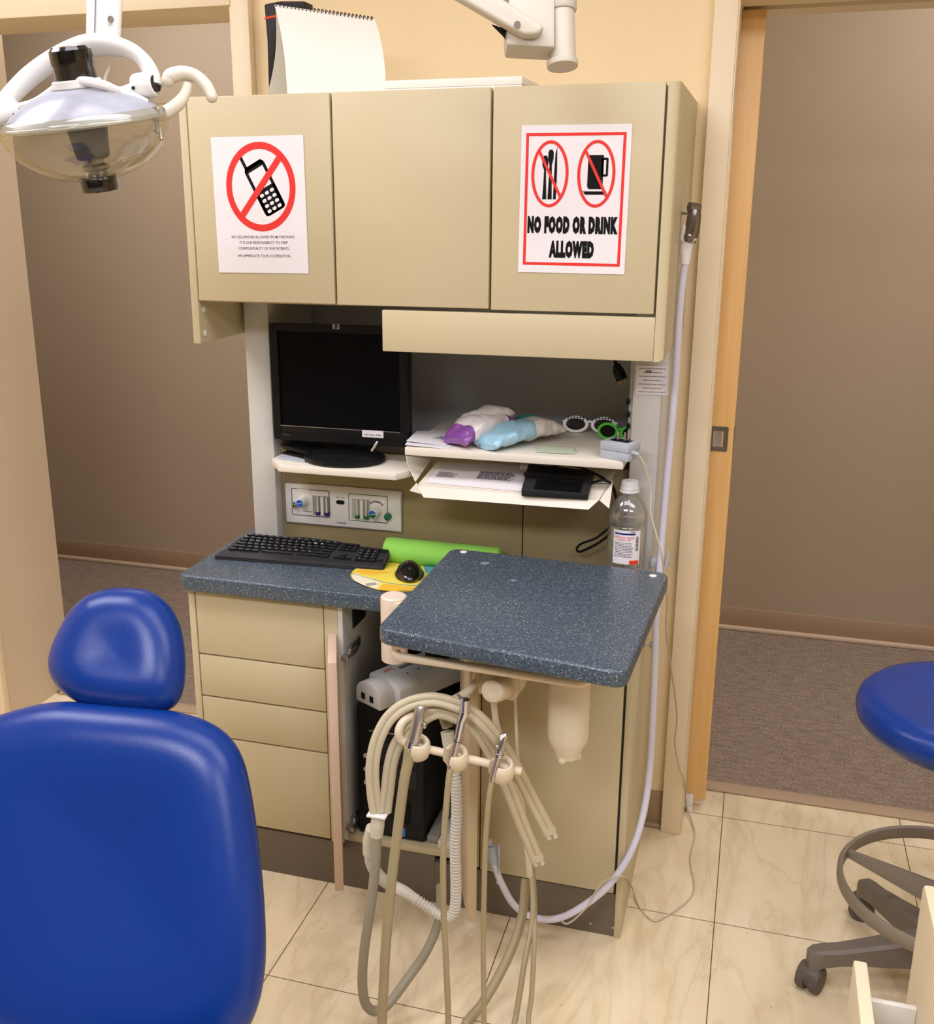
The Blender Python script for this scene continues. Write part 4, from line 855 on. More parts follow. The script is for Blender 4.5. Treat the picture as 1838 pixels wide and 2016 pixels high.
# ---- saline bottle
bx, by = -.046, .148
bo = thing('saline_bottle', 'clear plastic saline bottle with white cap by the right hutch column', 'bottle', (bx,by,CZ))
H = P(1238,946,'Y',by).z-CZ
zl = lambda py: P(1235,py,'Y',by-.03).z-CZ
prof = [(.030,.001),(.040,.004),(.0425,.014),(.0425,.07),(.0415,.074),(.0425,.078),(.0425,zl(1040)),(.0405,zl(1037)),(.0425,zl(1034)),(.0425,zl(1024)),(.0412,zl(1014)),(.036,zl(1000)),(.026,zl(988)),(.0185,zl(981)),(.0185,zl(968))]
part(bo, 'bottle_body', lathe(prof, V(bx,by,CZ), Z, 40), M['clear'])
part(bo, 'neck_ring', lathe([(.0190,0),(.0215,.002),(.0215,.005),(.0190,.007)], V(bx,by,CZ+zl(976)), Z, 32), M['cap'])
part(bo, 'cap', lathe([(.0195,0),(.0205,.003),(.0185,.007),(.0180,H-zl(970)-.003),(.0165,H-zl(970)),(.006,H-zl(970)+.0005)], V(bx,by,CZ+zl(970)), Z, 40), M['cap'], 'frosted white cap')
lz0, lz1 = CZ+zl(1108), CZ+zl(1042)
dirb = math.atan2(CAM.y-by, CAM.x-bx)
def on_bottle(a0, a1, z0, z1, r, n=16):
    vs, fs = [], []
    for i in range(n+1):
        a = a0+(a1-a0)*i/n
        for z in (z0, z1): vs.append(V(bx+r*math.cos(a), by+r*math.sin(a), z))
    return vs, [(2*i,2*i+2,2*i+3,2*i+1) for i in range(n)]
AL, AR = dirb-.72, dirb+.68
lb = part(bo, 'paper_label', on_bottle(AL, AR, lz0, lz1, .0431), M['paper'], 'white label with red and blue print', 60)
lh = lz1-lz0
def LB(u0, u1, v0, v1, m, r=.0434, nm='label_print'): return part(lb, nm, on_bottle(AL+(AR-AL)*u0, AL+(AR-AL)*u1, lz1-lh*v1, lz1-lh*v0, r, 8), M[m], None, 60)
LB(.06,.80,.075,.125,'navy'); LB(.62,.97,.88,.995,'redo')
def bend(g, zc, u0):   # wrap flat lettering round the bottle
    return [V(bx+.0435*math.cos(AL+(AR-AL)*u0+v.x/.0431), by+.0435*math.sin(AL+(AR-AL)*u0+v.x/.0431), zc+v.y) for v in g[0]], g[1]
for s, v, hh_, wd, u0, m in (('0.9% Sodium Chloride',.20,.0042,.042,.40,'redo'),('Irrigation, USP',.275,.0042,.030,.40,'redo'),('1000 mL',.04,.003,.011,.72,'ink')):
    part(lb, 'label_lettering', bend(text(s, V(0,0,0), X, Y, Z, hh_, wd, .012, 0), lz1-lh*v, u0), M[m])
tl_ = print_lines(V(0,0,0), X, Y, Z, .042, lh*.46, 10, .0013, 15, .15, .0)
part(lb, 'label_lettering', bend(([v for v in tl_[0]], tl_[1]), lz1-lh*.57, .42), M['greyink'])
rd = random.Random(4); zz = .17
while zz < .60:
    th_ = rd.choice((.008,.014,.02)); LB(.83,.93,zz,zz+th_,'ink',.0434,'barcode'); zz += th_+rd.choice((.008,.012))

# ================================================================== DELIVERY UNIT
HZ = .86
du = thing('delivery_unit', 'square grey speckled instrument work surface on an arm with tool holders below', 'dental instrument table', P(776,1290,'Y',-.08))
tl = [P(739,1236,'Z',HZ), P(1233,1326,'Z',HZ), P(1318,1127,'Z',HZ), P(888,1078,'Z',HZ)]
def round_poly(pts, r, n=7):
    out = []
    for i in range(len(pts)):
        a, b, c = pts[i-1], pts[i], pts[(i+1)%len(pts)]; u, v = (a-b).normalized(), (c-b).normalized()
        p0, p1 = b+u*r, b+v*r
        for k in range(n+1):
            t = k/n; out.append(p0*(1-t)**2+b*2*t*(1-t)+p1*t*t)
    return out
part(du, 'work_surface', bevel(prism([p-Z*.032 for p in round_poly(tl, .030)], Z*.032), .006, 4), M['counter'], 'grey speckled square top')
for px, py in ((912,1087),(1285,1134)):
    p = P(px,py,'Z',HZ); part(du, 'screw_plug', lathe([(.0075,0),(.0075,.0012),(.006,.0018)], p, Z, 20), M['plug'], 'white plug')
for px, py, r_ in ((954,1109,.010),(1010,1143,.006)):
    p = P(px,py,'Z',HZ); part(du, 'water_mark', lathe([(r_,0.0001),(r_,.0004)], p, Z, 20), M['stain'], 'pale dried ring')
pp = V(-.503,-.080,0)
part(du, 'support_post', lathe([(.024,.655),(.028,.658),(.0287,.664),(.0287,.796),(.028,.802),(.024,.805)], pp, Z, 36), M['post'])
part(du, 'support_arm', join(box(-.50,-.24,-.110,-.055,.770,.800,.008), box(-.535,-.470,-.052,-.026,.742,.772,.003), box(-.30,-.20,-.25,-.06,.785,.826,.006)), M['ivory'])
hb_ = [P(797,1266,'Z',.826), P(783,1272,'Z',.812), P(778,1282,'Z',.800), P(788,1293,'Z',.795), P(815,1297,'Z',.795), P(980,1321,'Z',.795), P(1110,1341,'Z',.795), P(1143,1344,'Z',.797), P(1158,1337,'Z',.806), P(1163,1326,'Z',.826)]
part(du, 'handle_bar', tube(hb_, .0085, 14), M['ivory'])
bq = P(980,1345,'Y',-.26)
part(du, 'bracket', join(prism([P(940,1306,'Y',-.27),P(1018,1318,'Y',-.27),P(1018,1374,'Y',-.27),P(1010,1381,'Y',-.27),P(986,1377,'Y',-.27),P(941,1366,'Y',-.27)], Y*.03, .003), prism([P(1018,1322,'Y',-.25),P(1036,1326,'Y',-.24),P(1032,1352,'Y',-.24),P(1018,1372,'Y',-.25)], Y*.05, .002), obox(V(bq.x,bq.y+.035,.812), V(1,-.15,0), V(.15,1,0), Z, .03, .02, .014, .002)), M['ivory'])
ka, kb2 = P(1000,1348,'Y',-.245), P(968,1361,'Y',-.325)
kax = (kb2-ka).normalized()
part(du, 'adjusting_knob', lathe([(.020,0),(.020,.030),(.0235,.034),(.0235,(kb2-ka).length-.006),(.0205,(kb2-ka).length),(.012,(kb2-ka).length+.0005),(.008,(kb2-ka).length-.0015)], ka, kax, 28), M['ivory'])
YB = -.385
arm = [P(940,1322,'Y',-.27), P(935,1342,'Y',-.275), P(915,1365,'Y',-.30), P(878,1384,'Y',-.33), P(832,1402,'Y',-.36), P(798,1417,'Y',-.38), P(785,1438,'Y',-.39), P(789,1456,'Y',-.388), P(806,1466,'Y',YB)]
barp = [P(806,1466,'Y',YB), P(1027,1519,'Y',YB)]
part(du, 'holder_rail', join(tube(arm, .0082, 14), cyl(barp[0], barp[1], .0078, 16, .002)), M['ivory'], 'bent ivory rail carrying the holders')
bd = (barp[1]-barp[0]).normalized()
def collar(c, ax, gapdir, ro=.0245, ri=.0125, hh=.019):
    u, v, a = basis(ax, gapdir); g = .62; n = 26
    prof = [(ri,-hh*.8),(ri+.003,-hh),(ro-.006,-hh),(ro-.0015,-hh*.7),(ro,0),(ro-.0015,hh*.7),(ro-.006,hh),(ri+.003,hh),(ri,hh*.8)]; m = len(prof)
    vs, fs = [], []
    for k in range(n+1):
        t = g+(2*math.pi-2*g)*k/n
        for r, h in prof: vs.append(c+u*(r*math.cos(t))+v*(r*math.sin(t))+a*h)
    for k in range(n):
        for i in range(m):
            j = (i+1)%m; fs.append((k*m+i,k*m+j,(k+1)*m+j,(k+1)*m+i))
    fs += [tuple(range(m)), tuple(n*m+i for i in range(m-1,-1,-1))]
    return vs, fs
COLL = []
for px, py in ((824,1468),(899,1488),(989,1511)):
    c = P(px,py,'Y',YB)-V(0,.008,0); COLL.append(c)
    part(du, 'tool_holder', collar(c, V(.16,-.30,1), V(-.75,-.66,0)), M['ivory'], 'ivory slotted tool holder')
part(du, 'drain_tube', tube([P(972,1383,'Y',-.26), P(976,1420,'Y',-.255), P(983,1450,'Y',-.25), P(987,1490,'Y',-.25), P(992,1530,'Y',-.24), P(1020,1560,'Y',-.22), P(1034,1640,'Y',-.20), P(1043,1725,'Y',-.18)], .0065, 10), M['tubecol'], 'frosted drain tube')
part(du, 'air_tube', tube([P(1014,1375,'Y',-.22), P(1016,1430,'Y',-.21), P(1020,1500,'Y',-.21), P(1030,1590,'Y',-.20), P(1040,1660,'Y',-.19)], .0035, 8), M['tubecol'])

wb = thing('water_bottle', 'frosted cream water bottle hanging upside down under the work surface', 'bottle', P(1119,1490,'Y',-.2))
wc = P(1119,1400,'Y',-.2); wr = .0405
zt_, zb_ = .826, P(1119,1493,'Y',-.2).z
part(wb, 'bottle_body', lathe([(wr*.8,zt_),(wr,zt_-.006),(wr,P(1119,1445,'Y',-.2).z),(wr*.96,P(1119,1455,'Y',-.2).z),(wr*.70,P(1119,1475,'Y',-.2).z),(wr*.62,P(1119,1482,'Y',-.2).z),(wr*.60,zb_+.006),(wr*.5,zb_+.003)][::-1], V(wc.x,-.2,0), Z, 40), M['bottlew'])
part(wb, 'foot', join(*[ball(V(wc.x+wr*.50*math.cos(a),-.2+wr*.5*math.sin(a),zb_+.005), .0085, 10) for a in (.3,2.4,4.4)]), M['bottlew'])

# ---- tools in the holders (each with its hose)
CAMR = Z.cross((CAM-V(-.3,YB,.6)).normalized()).normalized()*-1
def pts(l): return [P(a,b,'Y',c) for a, b, c in l]
g1 = thing('air_water_syringe', 'wedge shaped chrome syringe in the leftmost tool holder', 'dental tool', P(812,1480,'Y',YB-.02), 'dental tools in the holders')
part(g1, 'chrome_body', sweep(pts([(829,1390,-.395),(827,1396,-.397),(822,1425,-.40),(816,1450,-.402),(812,1462,-.404)]), [.0075,.0098,.0115,.0120,.0112], 18, True, .85), M['steel'])
part(g1, 'button', ball(P(836,1428,'Y',-.402), .0062, 12, (.6,1,1)), M['chrome'])
part(g1, 'collar', tube(pts([(812,1458,-.404),(808,1474,-.406)]), .0092, 16), M['chrome'])
part(g1, 'hose', tube(pts([(807,1472,-.406),(803,1500,-.41),(795,1540,-.42),(782,1640,-.44),(770,1740,-.46),(760,1850,-.475),(755,1940,-.48),(752,2030,-.485)])+[V(-.375,-.52,.012),V(-.30,-.50,.010),V(-.215,-.44,.012)]+pts([(915,2025,-.37),(950,1975,-.33),(985,1915,-.28),(1012,1855,-.23),(1028,1800,-.19),(1035,1730,-.15)]), [.0115,.0105]+[.0098]*14, 12), M['hosed'], 'thick olive-beige hose')
g2 = thing('handpiece', 'slim steel handpiece with angled nozzle in the middle tool holder', 'dental tool', P(887,1510,'Y',YB-.02), 'dental tools in the holders')
part(g2, 'head', join(tube(pts([(899,1366,-.402),(910,1378,-.40)]), [.0022,.0042], 12), tube(pts([(916,1377,-.40),(915,1400,-.40)]), [.0085,.0098], 18)), M['chrome'])
part(g2, 'body', tube(pts([(915,1399,-.40),(909,1418,-.401),(902,1450,-.404),(900,1458,-.405)]), [.0100,.0082,.0072,.0072], 18), M['chrome'])
part(g2, 'coupling', tube(pts([(900,1459,-.405),(892,1490,-.408),(887,1511,-.41)]), [.0076,.0074,.0070], 16), M['steel'])
part(g2, 'hose', tube(pts([(887,1509,-.41),(882,1545,-.42),(874,1640,-.44),(872,1700,-.45),(873,1800,-.46),(878,1900,-.47),(882,2030,-.48)])+[V(-.27,-.50,.01),V(-.21,-.49,.008),V(-.17,-.44,.012)]+pts([(1010,2025,-.38),(1022,1960,-.34),(1033,1890,-.30),(1045,1830,-.26),(1049,1780,-.22),(1045,1700,-.16)]), .0060, 10), M['hosed'], 'thin olive-beige hose')
g3 = thing('air_water_syringe', 'chrome curved syringe in the rightmost tool holder', 'dental tool', P(966,1540,'Y',YB-.02), 'dental tools in the holders')
part(g3, 'chrome_body', sweep(pts([(997,1447,-.39),(991,1450,-.392),(986,1466,-.398),(983,1485,-.402)]), [.0062,.0088,.0098,.0080], 18, True, .9), M['chrome'])
part(g3, 'button', ball(P(979,1470,'Y',-.405), .0038, 10), M['chrome'])
part(g3, 'band', tube(pts([(983,1484,-.402),(981,1490,-.403)]), .0088, 16), M['chrome'])
part(g3, 'collar', sweep(pts([(981,1489,-.403),(974,1515,-.407),(968,1538,-.41)]), [.0066,.0068,.0060], 16), M['steel'])
part(g3, 'hose', tube(pts([(968,1537,-.41),(962,1575,-.42),(956,1650,-.43),(953,1740,-.44),(951,1850,-.45),(952,1950,-.46),(954,2030,-.47)])+[V(-.17,-.50,.008),V(-.125,-.48,.007),V(-.10,-.44,.012)]+pts([(1040,2025,-.38),(1046,1960,-.34),(1050,1890,-.30),(1052,1830,-.26),(1052,1770,-.20),(1048,1700,-.15)]), .0052, 10), M['hosed'], 'thin olive-beige hose')

# ---- twin suction hoses draped over the rail, their clip, the grey loop and the ribbed hose
def twin(pl, r, off):
    c = catmull(pl, 8); gs = []
    for s in (-1, 1):
        q = []
        for i, p in enumerate(c):
            t = (c[min(i+1,len(c)-1)]-c[max(i-1,0)]).normalized(); v = (CAM-p).normalized(); q.append(p+t.cross(v).normalized()*(off*s))
        gs.append(sweep(q, r, 12))
    return join(*gs), c
def nubs(c, r, off):
    p = c[-1]; t = (c[-1]-c[-3]).normalized(); v = (CAM-p).normalized(); n = t.cross(v).normalized()
    band = sweep([p-t*.004, p+t*.010], r*2.0, 14, True, .62, n)
    return band, join(*[cyl(p+n*(off*s)+t*.008, p+n*(off*s)+t*(.026 if s < 0 else .022), r*.72, 12, .001) for s in (-1,1)])
tA, cA = twin(pts([(741,1600,-.40),(735,1560,-.40),(733,1510,-.40),(742,1460,-.395),(765,1415,-.385),(800,1388,-.375),(848,1377,-.37),(893,1386,-.37),(935,1408,-.372),(972,1446,-.36),(1005,1494,-.34),(1040,1560,-.31),(1078,1632,-.29)]), .0072, .0060)
hA = thing('suction_hose', 'beige twin hose arching over the tool holders, ending further right', 'hose', cA[-1], 'beige twin suction hoses')
part(hA, 'twin_tube', tA, M['hose']); b_, n_ = nubs(cA, .0072, .0060)
part(hA, 'end_band', b_, M['hose']); part(hA, 'end_nubs', n_, M['handle'], 'pale connector tips')
tB, cB = twin(pts([(757,1598,-.395),(762,1560,-.39),(770,1500,-.385),(785,1460,-.38),(815,1428,-.375),(858,1402,-.362),(900,1412,-.362),(935,1434,-.362),(966,1480,-.345),(998,1545,-.345),(1028,1622,-.32),(1054,1685,-.30)]), .0072, .0060)
hB = thing('suction_hose', 'beige twin hose passing under the first arch, ending lower and nearer', 'hose', cB[-1], 'beige twin suction hoses')
part(hB, 'twin_tube', tB, M['hose']); b_, n_ = nubs(cB, .0072, .0060)
part(hB, 'end_band', b_, M['hose']); part(hB, 'end_nubs', n_, M['handle'], 'pale connector tips')
cl = P(745,1601,'Y',-.398)
solo('hose_clip', join(obox(cl, X, Y, Z, .019, .017, .0022, .001), obox(cl+V(0,.015,.008), X, Y, Z, .019, .002, .009, .001)), M['white'], 'white plastic clip holding the two beige hoses together', 'clip')
lp_ = thing('vacuum_tube', 'grey-beige vinyl tube hanging in a deep loop below the white clip', 'hose', P(735,1650,'Y',-.40))
part(lp_, 'coupling', tube(pts([(744,1604,-.398),(743,1624,-.40),(741,1645,-.40)]), [.0125,.0135,.0125], 16), M['handle'], 'pale hose coupling')
part(lp_, 'tube', tube(pts([(741,1635,-.40),(739,1700,-.41),(730,1780,-.42),(718,1860,-.43),(713,1920,-.43),(716,1965,-.425),(726,1985,-.42),(742,1990,-.41),(765,1976,-.39),(800,1930,-.35),(835,1880,-.29),(858,1830,-.22),(866,1790,-.16),(866,1745,-.10)]), .0098, 14), M['hosegrey'])
rb = thing('ribbed_hose', 'pale grey ribbed suction hose hanging behind the tool holders', 'hose', P(895,1520,'Y',-.33))
part(rb, 'ribbed_tube', corr(pts([(889,1500,-.335),(897,1540,-.34),(899,1600,-.345),(896,1660,-.35),(897,1720,-.35),(897,1770,-.35),(893,1796,-.35),(880,1806,-.35),(862,1800,-.35),(838,1784,-.35),(815,1768,-.352)]), .0088, .0112, .0070), M['ribbed'])
part(rb, 'smooth_end', tube(pts([(818,1770,-.352),(795,1755,-.354),(765,1740,-.356),(744,1722,-.36),(731,1698,-.365),(729,1672,-.37)]), [.0098,.0118,.0122,.0122,.0122,.0130], 16), M['ribbed'])
part(rb, 'coupling', tube(pts([(729,1680,-.37),(730,1655,-.375),(733,1630,-.385)]), [.0150,.0162,.0130], 18), M['handle'])
part(rb, 'joint', tube(pts([(889,1506,-.335),(884,1466,-.33),(880,1440,-.325)]), [.010,.0125,.0130], 16), M['tubecol'])
part(rb, 'nozzle', lathe([(.0105,0),(.0115,.010),(.0112,.022),(.008,.031),(.003,.034)], P(881,1432,'Y',-.325), P(872,1402,'Y',-.32)-P(881,1432,'Y',-.325), 24), M['hosegrey'], 'grey rounded nozzle')

# ---- lavender gas hose with metal connector
lv = thing('gas_hose', 'long pale lavender hose with metal connector hooked beside the wall cabinet', 'hose', P(1350,500,'Y',.2))
yh = .20
part(lv, 'hose', tube([P(1352,512,'Y',yh), P(1345,540,'Y',yh), P(1337,620,'Y',yh), P(1327,780,'Y',yh), P(1311,960,'Y',yh), P(1300,1090,'Y',.19), P(1293,1190,'Y',.17), P(1290,1270,'Y',.155), P(1285,1400,'Y',.12), P(1278,1520,'Y',.09), P(1264,1610,'Y',.045), P(1240,1680,'Y',.0), P(1200,1740,'Y',-.04), P(1150,1782,'Y',-.06), P(1098,1808,'Y',-.07), P(1050,1806,'Y',-.075), P(1012,1782,'Y',-.08), P(985,1735,'Y',-.08), P(972,1700,'Y',-.08)], .0078, 14), M['lav'])
cn = part(lv, 'wrapped_joint', tube([P(1348,520,'Y',yh), P(1350,490,'Y',yh), P(1356,468,'Y',yh-.002)], [.0095,.0125,.0135], 16), M['paper'], 'white taped joint')
part(lv, 'metal_connector', join(tube([P(1356,476,'Y',yh-.004), P(1362,452,'Y',yh-.005), P(1366,425,'Y',yh-.005), P(1366,412,'Y',yh-.005)], [.0130,.0150,.0135,.0115], 18), tube([P(1356,407,'Y',yh-.012), P(1376,410,'Y',yh-.0)], .0095, 14), ball(P(1356,466,'Y',yh-.01), .011, 14)), M['dchrome'], 'dark metal connector')
part(lv, 'tape_flap', prism([P(1346,438,'Y',yh-.012),P(1340,470,'Y',yh-.012),P(1352,490,'Y',yh-.014),P(1372,470,'Y',yh-.014),P(1360,468,'Y',yh-.014)], Y*.001), M['cap'])
part(lv, 'hose_rest', join(tube([P(1304,1130,'Y',.2),P(1312,1108,'Y',.2),P(1316,1084,'Y',.2)], [.004,.005,.002], 8), box(.003,.016,.19,.215,P(1312,1108,'Y',.2).z-.01,P(1312,1108,'Y',.2).z+.006,.002)), M['adapter'], 'grey plastic hose rest')
part(lv, 'hook', tube([P(1368,420,'Y',yh), V(.0225,.22,P(1368,420,'Y',yh).z)], .003, 8), M['steel'])
part(lv, 'grey_plug', join(sweep([P(975,1712,'Y',-.08), P(968,1690,'Y',-.08), P(964,1665,'Y',-.08)], [.0085,.0145,.0155], 14, True, .6), sweep([P(963,1664,'Y',-.08), P(961,1651,'Y',-.08)], [.009,.008], 12, True, .6), tube([P(981,1666,'Y',-.085), P(982,1690,'Y',-.085), P(978,1740,'Y',-.085)], [.0045,.002,.0018], 8)), M['adapter'], 'grey plastic plug')

# ================================================================== DENTAL CHAIR
CW = V(.988,.156,0).normalized(); CH = V(.156,-.988,0).normalized()
th_ = math.radians(62); CDn = (CH*math.cos(th_)-Z*math.sin(th_)); CNn = CW.cross(CDn)*-1
CNn = CNn if CNn.dot(CAM-V(-.8,-.6,.7)) > 0 else -CNn
C0 = P(240,1395,'D',1.84)
def CP(px, py, o=C0): return PP(px, py, o, CNn)
ch = thing('dental_chair', 'blue vinyl dental chair with rounded backrest and separate headrest', 'dental chair', (-.66,-1.15,0))
bo_ = [(30,1398),(80,1386),(130,1381),(200,1385),(300,1394),(370,1406),(420,1426),(455,1455),(478,1497),(493,1560),(505,1640),(514,1720),(520,1800),(522,1870),(518,1930),(506,1985),(485,2030),(440,2075),(370,2105),(250,2115),(100,2105),(-10,2070),(-50,2000),(-70,1880),(-78,1740),(-76,1600),(-66,1500),(-40,1440),(-8,1412)]
bpts = catmull([CP(a,b) for a, b in bo_+bo_[:1]], 5)[:-1]
part(ch, 'backrest', pillow(bpts, CNn, .085, .105, 9, (.93,.86,.78,.7,.6,.5,.4,.3,.15), .016), M['blue'], 'blue rounded backrest', 80)
bc_ = sum(bpts, Vector())/len(bpts)
part(ch, 'back_shell', pillow([bc_+(p-bc_)*.93-CNn*.045 for p in bpts], CNn, .05, .05, 5), M['bluedark'], None, 80)
H0 = P(236,1290,'D',1.88)
hn = (CNn+Z*.10).normalized()
ho_ = [(176,1172),(215,1160),(255,1158),(295,1164),(326,1184),(349,1220),(361,1265),(364,1315),(360,1355),(346,1386),(318,1402),(270,1404),(220,1399),(170,1390),(132,1370),(107,1343),(98,1312),(103,1280),(120,1240),(145,1200)]
hpts = catmull([PP(a,b,H0,hn) for a, b in ho_+ho_[:1]], 5)[:-1]
part(ch, 'headrest', pillow(hpts, hn, .060, .092, 10, (.9,.8,.7,.6,.5,.4,.3,.2,.1), .0035), M['blue'], 'blue rounded triangular headrest', 80)
part(ch, 'headrest_bar', obox(C0-CNn*.055-CDn*.01, CW, CDn, CNn, .03, .10, .006, .002), M['steel'])
sc_ = V(-.55,-1.31,.39)
so = [sc_+CW*a+CH*b for a, b in rrect(.50,.52,.10)]
part(ch, 'seat', pillow(so, Z, .05, .10, 6), M['blue'], None, 80)
part(ch, 'pedestal', join(box(-.72,-.42,-1.40,-1.02,.06,.335,.03), box(-.80,-.34,-1.50,-.92,0,.06,.02)), M['bluedark'])

# ================================================================== OPERATING LIGHT
LD = 1.60
def LP(px, py, dz=0.0): return CAM+ray(px,py)*(LD+dz)
lc = LP(168,238); la = (LP(190,372)-LP(141,112)).normalized(); lr = (LP(335,215)-LP(0,255)).normalized()
vd_ = ray(168,238).normalized(); lr = (lr-vd_*lr.dot(vd_)).normalized(); la = (la-vd_*(la.dot(vd_)-.05)-lr*la.dot(lr)).normalized(); lf = la.cross(lr).normalized()       # la down the head, lr across it
PXM = LD/FPX
li = thing('operating_light', 'white dental operating light with clear shield hanging at upper left', 'dental light', LP(120,150))
def lat(prof, c=lc, sy=1.0, n=48): return lathe([(r*PXM, h*PXM) for r, h in prof], c, la, n, sx=1.0, sy=sy, hint=lr)
part(li, 'reflector', lat([(28,-62),(60,-58),(95,-46),(125,-30),(150,-10),(160,4)], sy=.92), M['dome'], 'frosted white dome', 80)
part(li, 'clear_shield', lat([(164,-14),(168,0),(168,10),(160,34),(140,62),(110,86),(74,103),(36,112)], sy=.92), M['glass'], 'clear bowl shield', 80)
part(li, 'rim', lat([(160,-3),(170,-2),(171,3),(169,7),(160,6)], sy=.92), M['glass'], 'clear rim ring', 80)
part(li, 'top_cap', lat([(40,-72),(42,-76),(40,-100),(42,-104),(40,-128),(34,-135),(10,-137)]), M['gloss'], 'glossy black top cap')
part(li, 'cap_collar', lat([(43,-76),(47,-74),(47,-62),(42,-58)]), M['white'])
part(li, 'bulb_housing', lat([(40,-12),(42,-8),(36,40),(33,66),(28,72)]), M['blackm'], 'black bulb housing inside the shield')
part(li, 'bulb_neck', lat([(20,72),(20,80),(30,84),(30,90),(22,94),(22,104)]), M['dchrome'])
part(li, 'bottom_knob', lat([(36,104),(38,107),(38,130),(36,133),(10,134)]), M['gloss'], 'black bottom knob')
part(li, 'cross_strut', join(tube([LP(120,165,-.03), LP(165,160,-.05), LP(205,168,-.05), LP(235,180,-.03), LP(262,172,0)], .0068, 10), tube([LP(120,165,-.03), LP(70,200,-.02), LP(30,212,0)], .0055, 10), tube([LP(235,180,-.03), LP(262,192,-.02), LP(288,205,-.01)], .008, 10)), M['white'])
yk = [LP(-5,222,.0), LP(20,190,.02), LP(60,150,.03), LP(110,115,.03), LP(160,95,.02), LP(200,88,.01), LP(245,95,0), LP(278,115,0), LP(297,145,0), LP(302,172,0)]
part(li, 'yoke', sweep(catmull(yk, 8), [.013,.015,.016,.016,.019,.019,.015,.014,.016,.018], 16, True, .75), M['white'], 'curved white yoke')
part(li, 'yoke_pivot', cyl(LP(268,172,0), LP(306,164,-.01), .019, 24, .002), M['white'])
part(li, 'yoke_pivot', cyl(LP(-25,238,0), LP(38,212,0), .015, 20, .002), M['white'])
part(li, 'pivot_hole', cyl(LP(304,165,-.0115), LP(307,164,-.0125), .012, 20), M['dark'])
for px, py in ((262,173),(28,226)): part(li, 'set_screw', ball(LP(px,py,-.020), .0025, 8), M['ink'])
part(li, 'handle', join(sweep(catmull([LP(300,226,-.01), LP(325,222,-.012), LP(350,205,-.015), LP(364,185,-.015), LP(370,164,-.015)], 8), [.010,.0105,.010,.008,.007], 14, True, .8),
    sweep(catmull([LP(330,160,-.02), LP(337,150,-.02), LP(360,144,-.018), LP(385,150,-.015), LP(405,168,-.015), LP(417,190,-.015)], 8), [.0095,.0115,.0105,.0095,.0095,.0085], 14), ball(LP(331,158,-.02), .0098, 12), ball(LP(417,191,-.015), .0085, 12)), M['handle'], 'ivory T-shaped handle')
for px in (305,319): part(li, 'handle_screw', cyl(LP(px,217,-.020), LP(px,217,-.0245), .005, 14), M['steel'])
part(li, 'shield_latch', join(tube([LP(308,238,-.01), LP(312,262,-.012)], .0035, 8), tube([LP(316,250,-.012), LP(318,275,-.012)], .0028, 8), tube([LP(302,258,-.01),LP(318,262,-.012)], .002, 6)), M['steel'])
up_dir = V(0,0,1)
part(li, 'arm', sweep([LP(203,95,.02), LP(204,60,.02), LP(206,0,.02), LP(210,-80,.02), LP(222,-260,.05)], [.026,.028,.029,.029,.029], 20, True, .7), M['white'], 'white upright arm')
part(li, 'arm_screw', cyl(LP(218,38,-.002), LP(218,38,-.007), .005, 14), M['steel'])
part(li, 'arm_seam', sweep([LP(186,72,-.002), LP(188,0,-.002), LP(190,-60,-.002)], .0012, 6), M['greyink'])
part(li, 'wire', tube([LP(216,130,.02), LP(208,150,.02), LP(204,168,.02)], .0022, 6), M['handle'])
pa = LP(222,-260,.05); part(li, 'ceiling_rod', cyl(pa, V(pa.x,pa.y,2.618), .026, 20), M['white'])

AD = 1.72
def AP(px, py, d=0): return CAM+ray(px,py)*(AD+d)
am = thing('ceiling_arm', 'warm grey articulated equipment arm hanging at the top of the picture', 'equipment arm', AP(1060,120))
k_ = AD/FPX
ax1 = (AP(1108,128)-AP(1104,20)).normalized()
part(am, 'lower_pivot', lathe([(22*k_,128*k_),(25*k_,124*k_),(25.5*k_,28*k_),(25*k_,24*k_)][::-1], AP(1104,0), ax1, 28), M['armgrey'])
part(am, 'upper_pivot', lathe([(28*k_,24*k_),(30.5*k_,20*k_),(30*k_,-120*k_)][::-1], AP(1104,0), ax1, 28), M['armgrey'])
fr_ = -CF
part(am, 'elbow_block', prism([AP(990,60,.03),AP(1000,18,.03),AP(1085,0,.03),AP(1085,122,.03),AP(992,117,.03)], fr_*.055, .006), M['armgrey'])
part(am, 'pivot_foot', lathe([(30*k_,132*k_),(31*k_,128*k_),(31*k_,122*k_),(27*k_,120*k_)][::-1], AP(1102,0,.0), ax1, 28), M['armgrey'])
part(am, 'spring_arm', prism([AP(880,-5,-.025),AP(1002,66,-.025),AP(1030,80,-.025),AP(1056,79,-.025),AP(1070,66,-.025),AP(1062,56,-.025),AP(960,-8,-.025),AP(900,-60,-.025),AP(830,-60,-.025)], fr_*.022, .006, 3), M['armgrey'], 'slanted lower arm')
part(am, 'spring_arm', prism([AP(965,-8,.028),AP(1071,62,.028),AP(1076,40,.028),AP(1074,8,.028),AP(1060,-30,.028),AP(920,-60,.028)], fr_*.05, .006, 3), M['armgrey'], 'broad upper arm cover')
part(am, 'pivot_screw', cyl(AP(1018,48,-.047), AP(1018,48,-.0505), .0052, 16), M['steel'])
part(am, 'small_screw', ball(AP(1010,21,-.024), .0028, 10), M['chrome'])
part(am, 'gap_shade_patch', prism([AP(968,50,-.02),AP(996,60,-.02),AP(994,78,-.02),AP(990,72,-.02)], fr_*.004), M['ink'])  # shaded gap in the arm, painted as a black patch
pa = AP(1104,-110); part(am, 'ceiling_rod', cyl(pa, V(pa.x,pa.y,2.618), .024, 20), M['armgrey'])

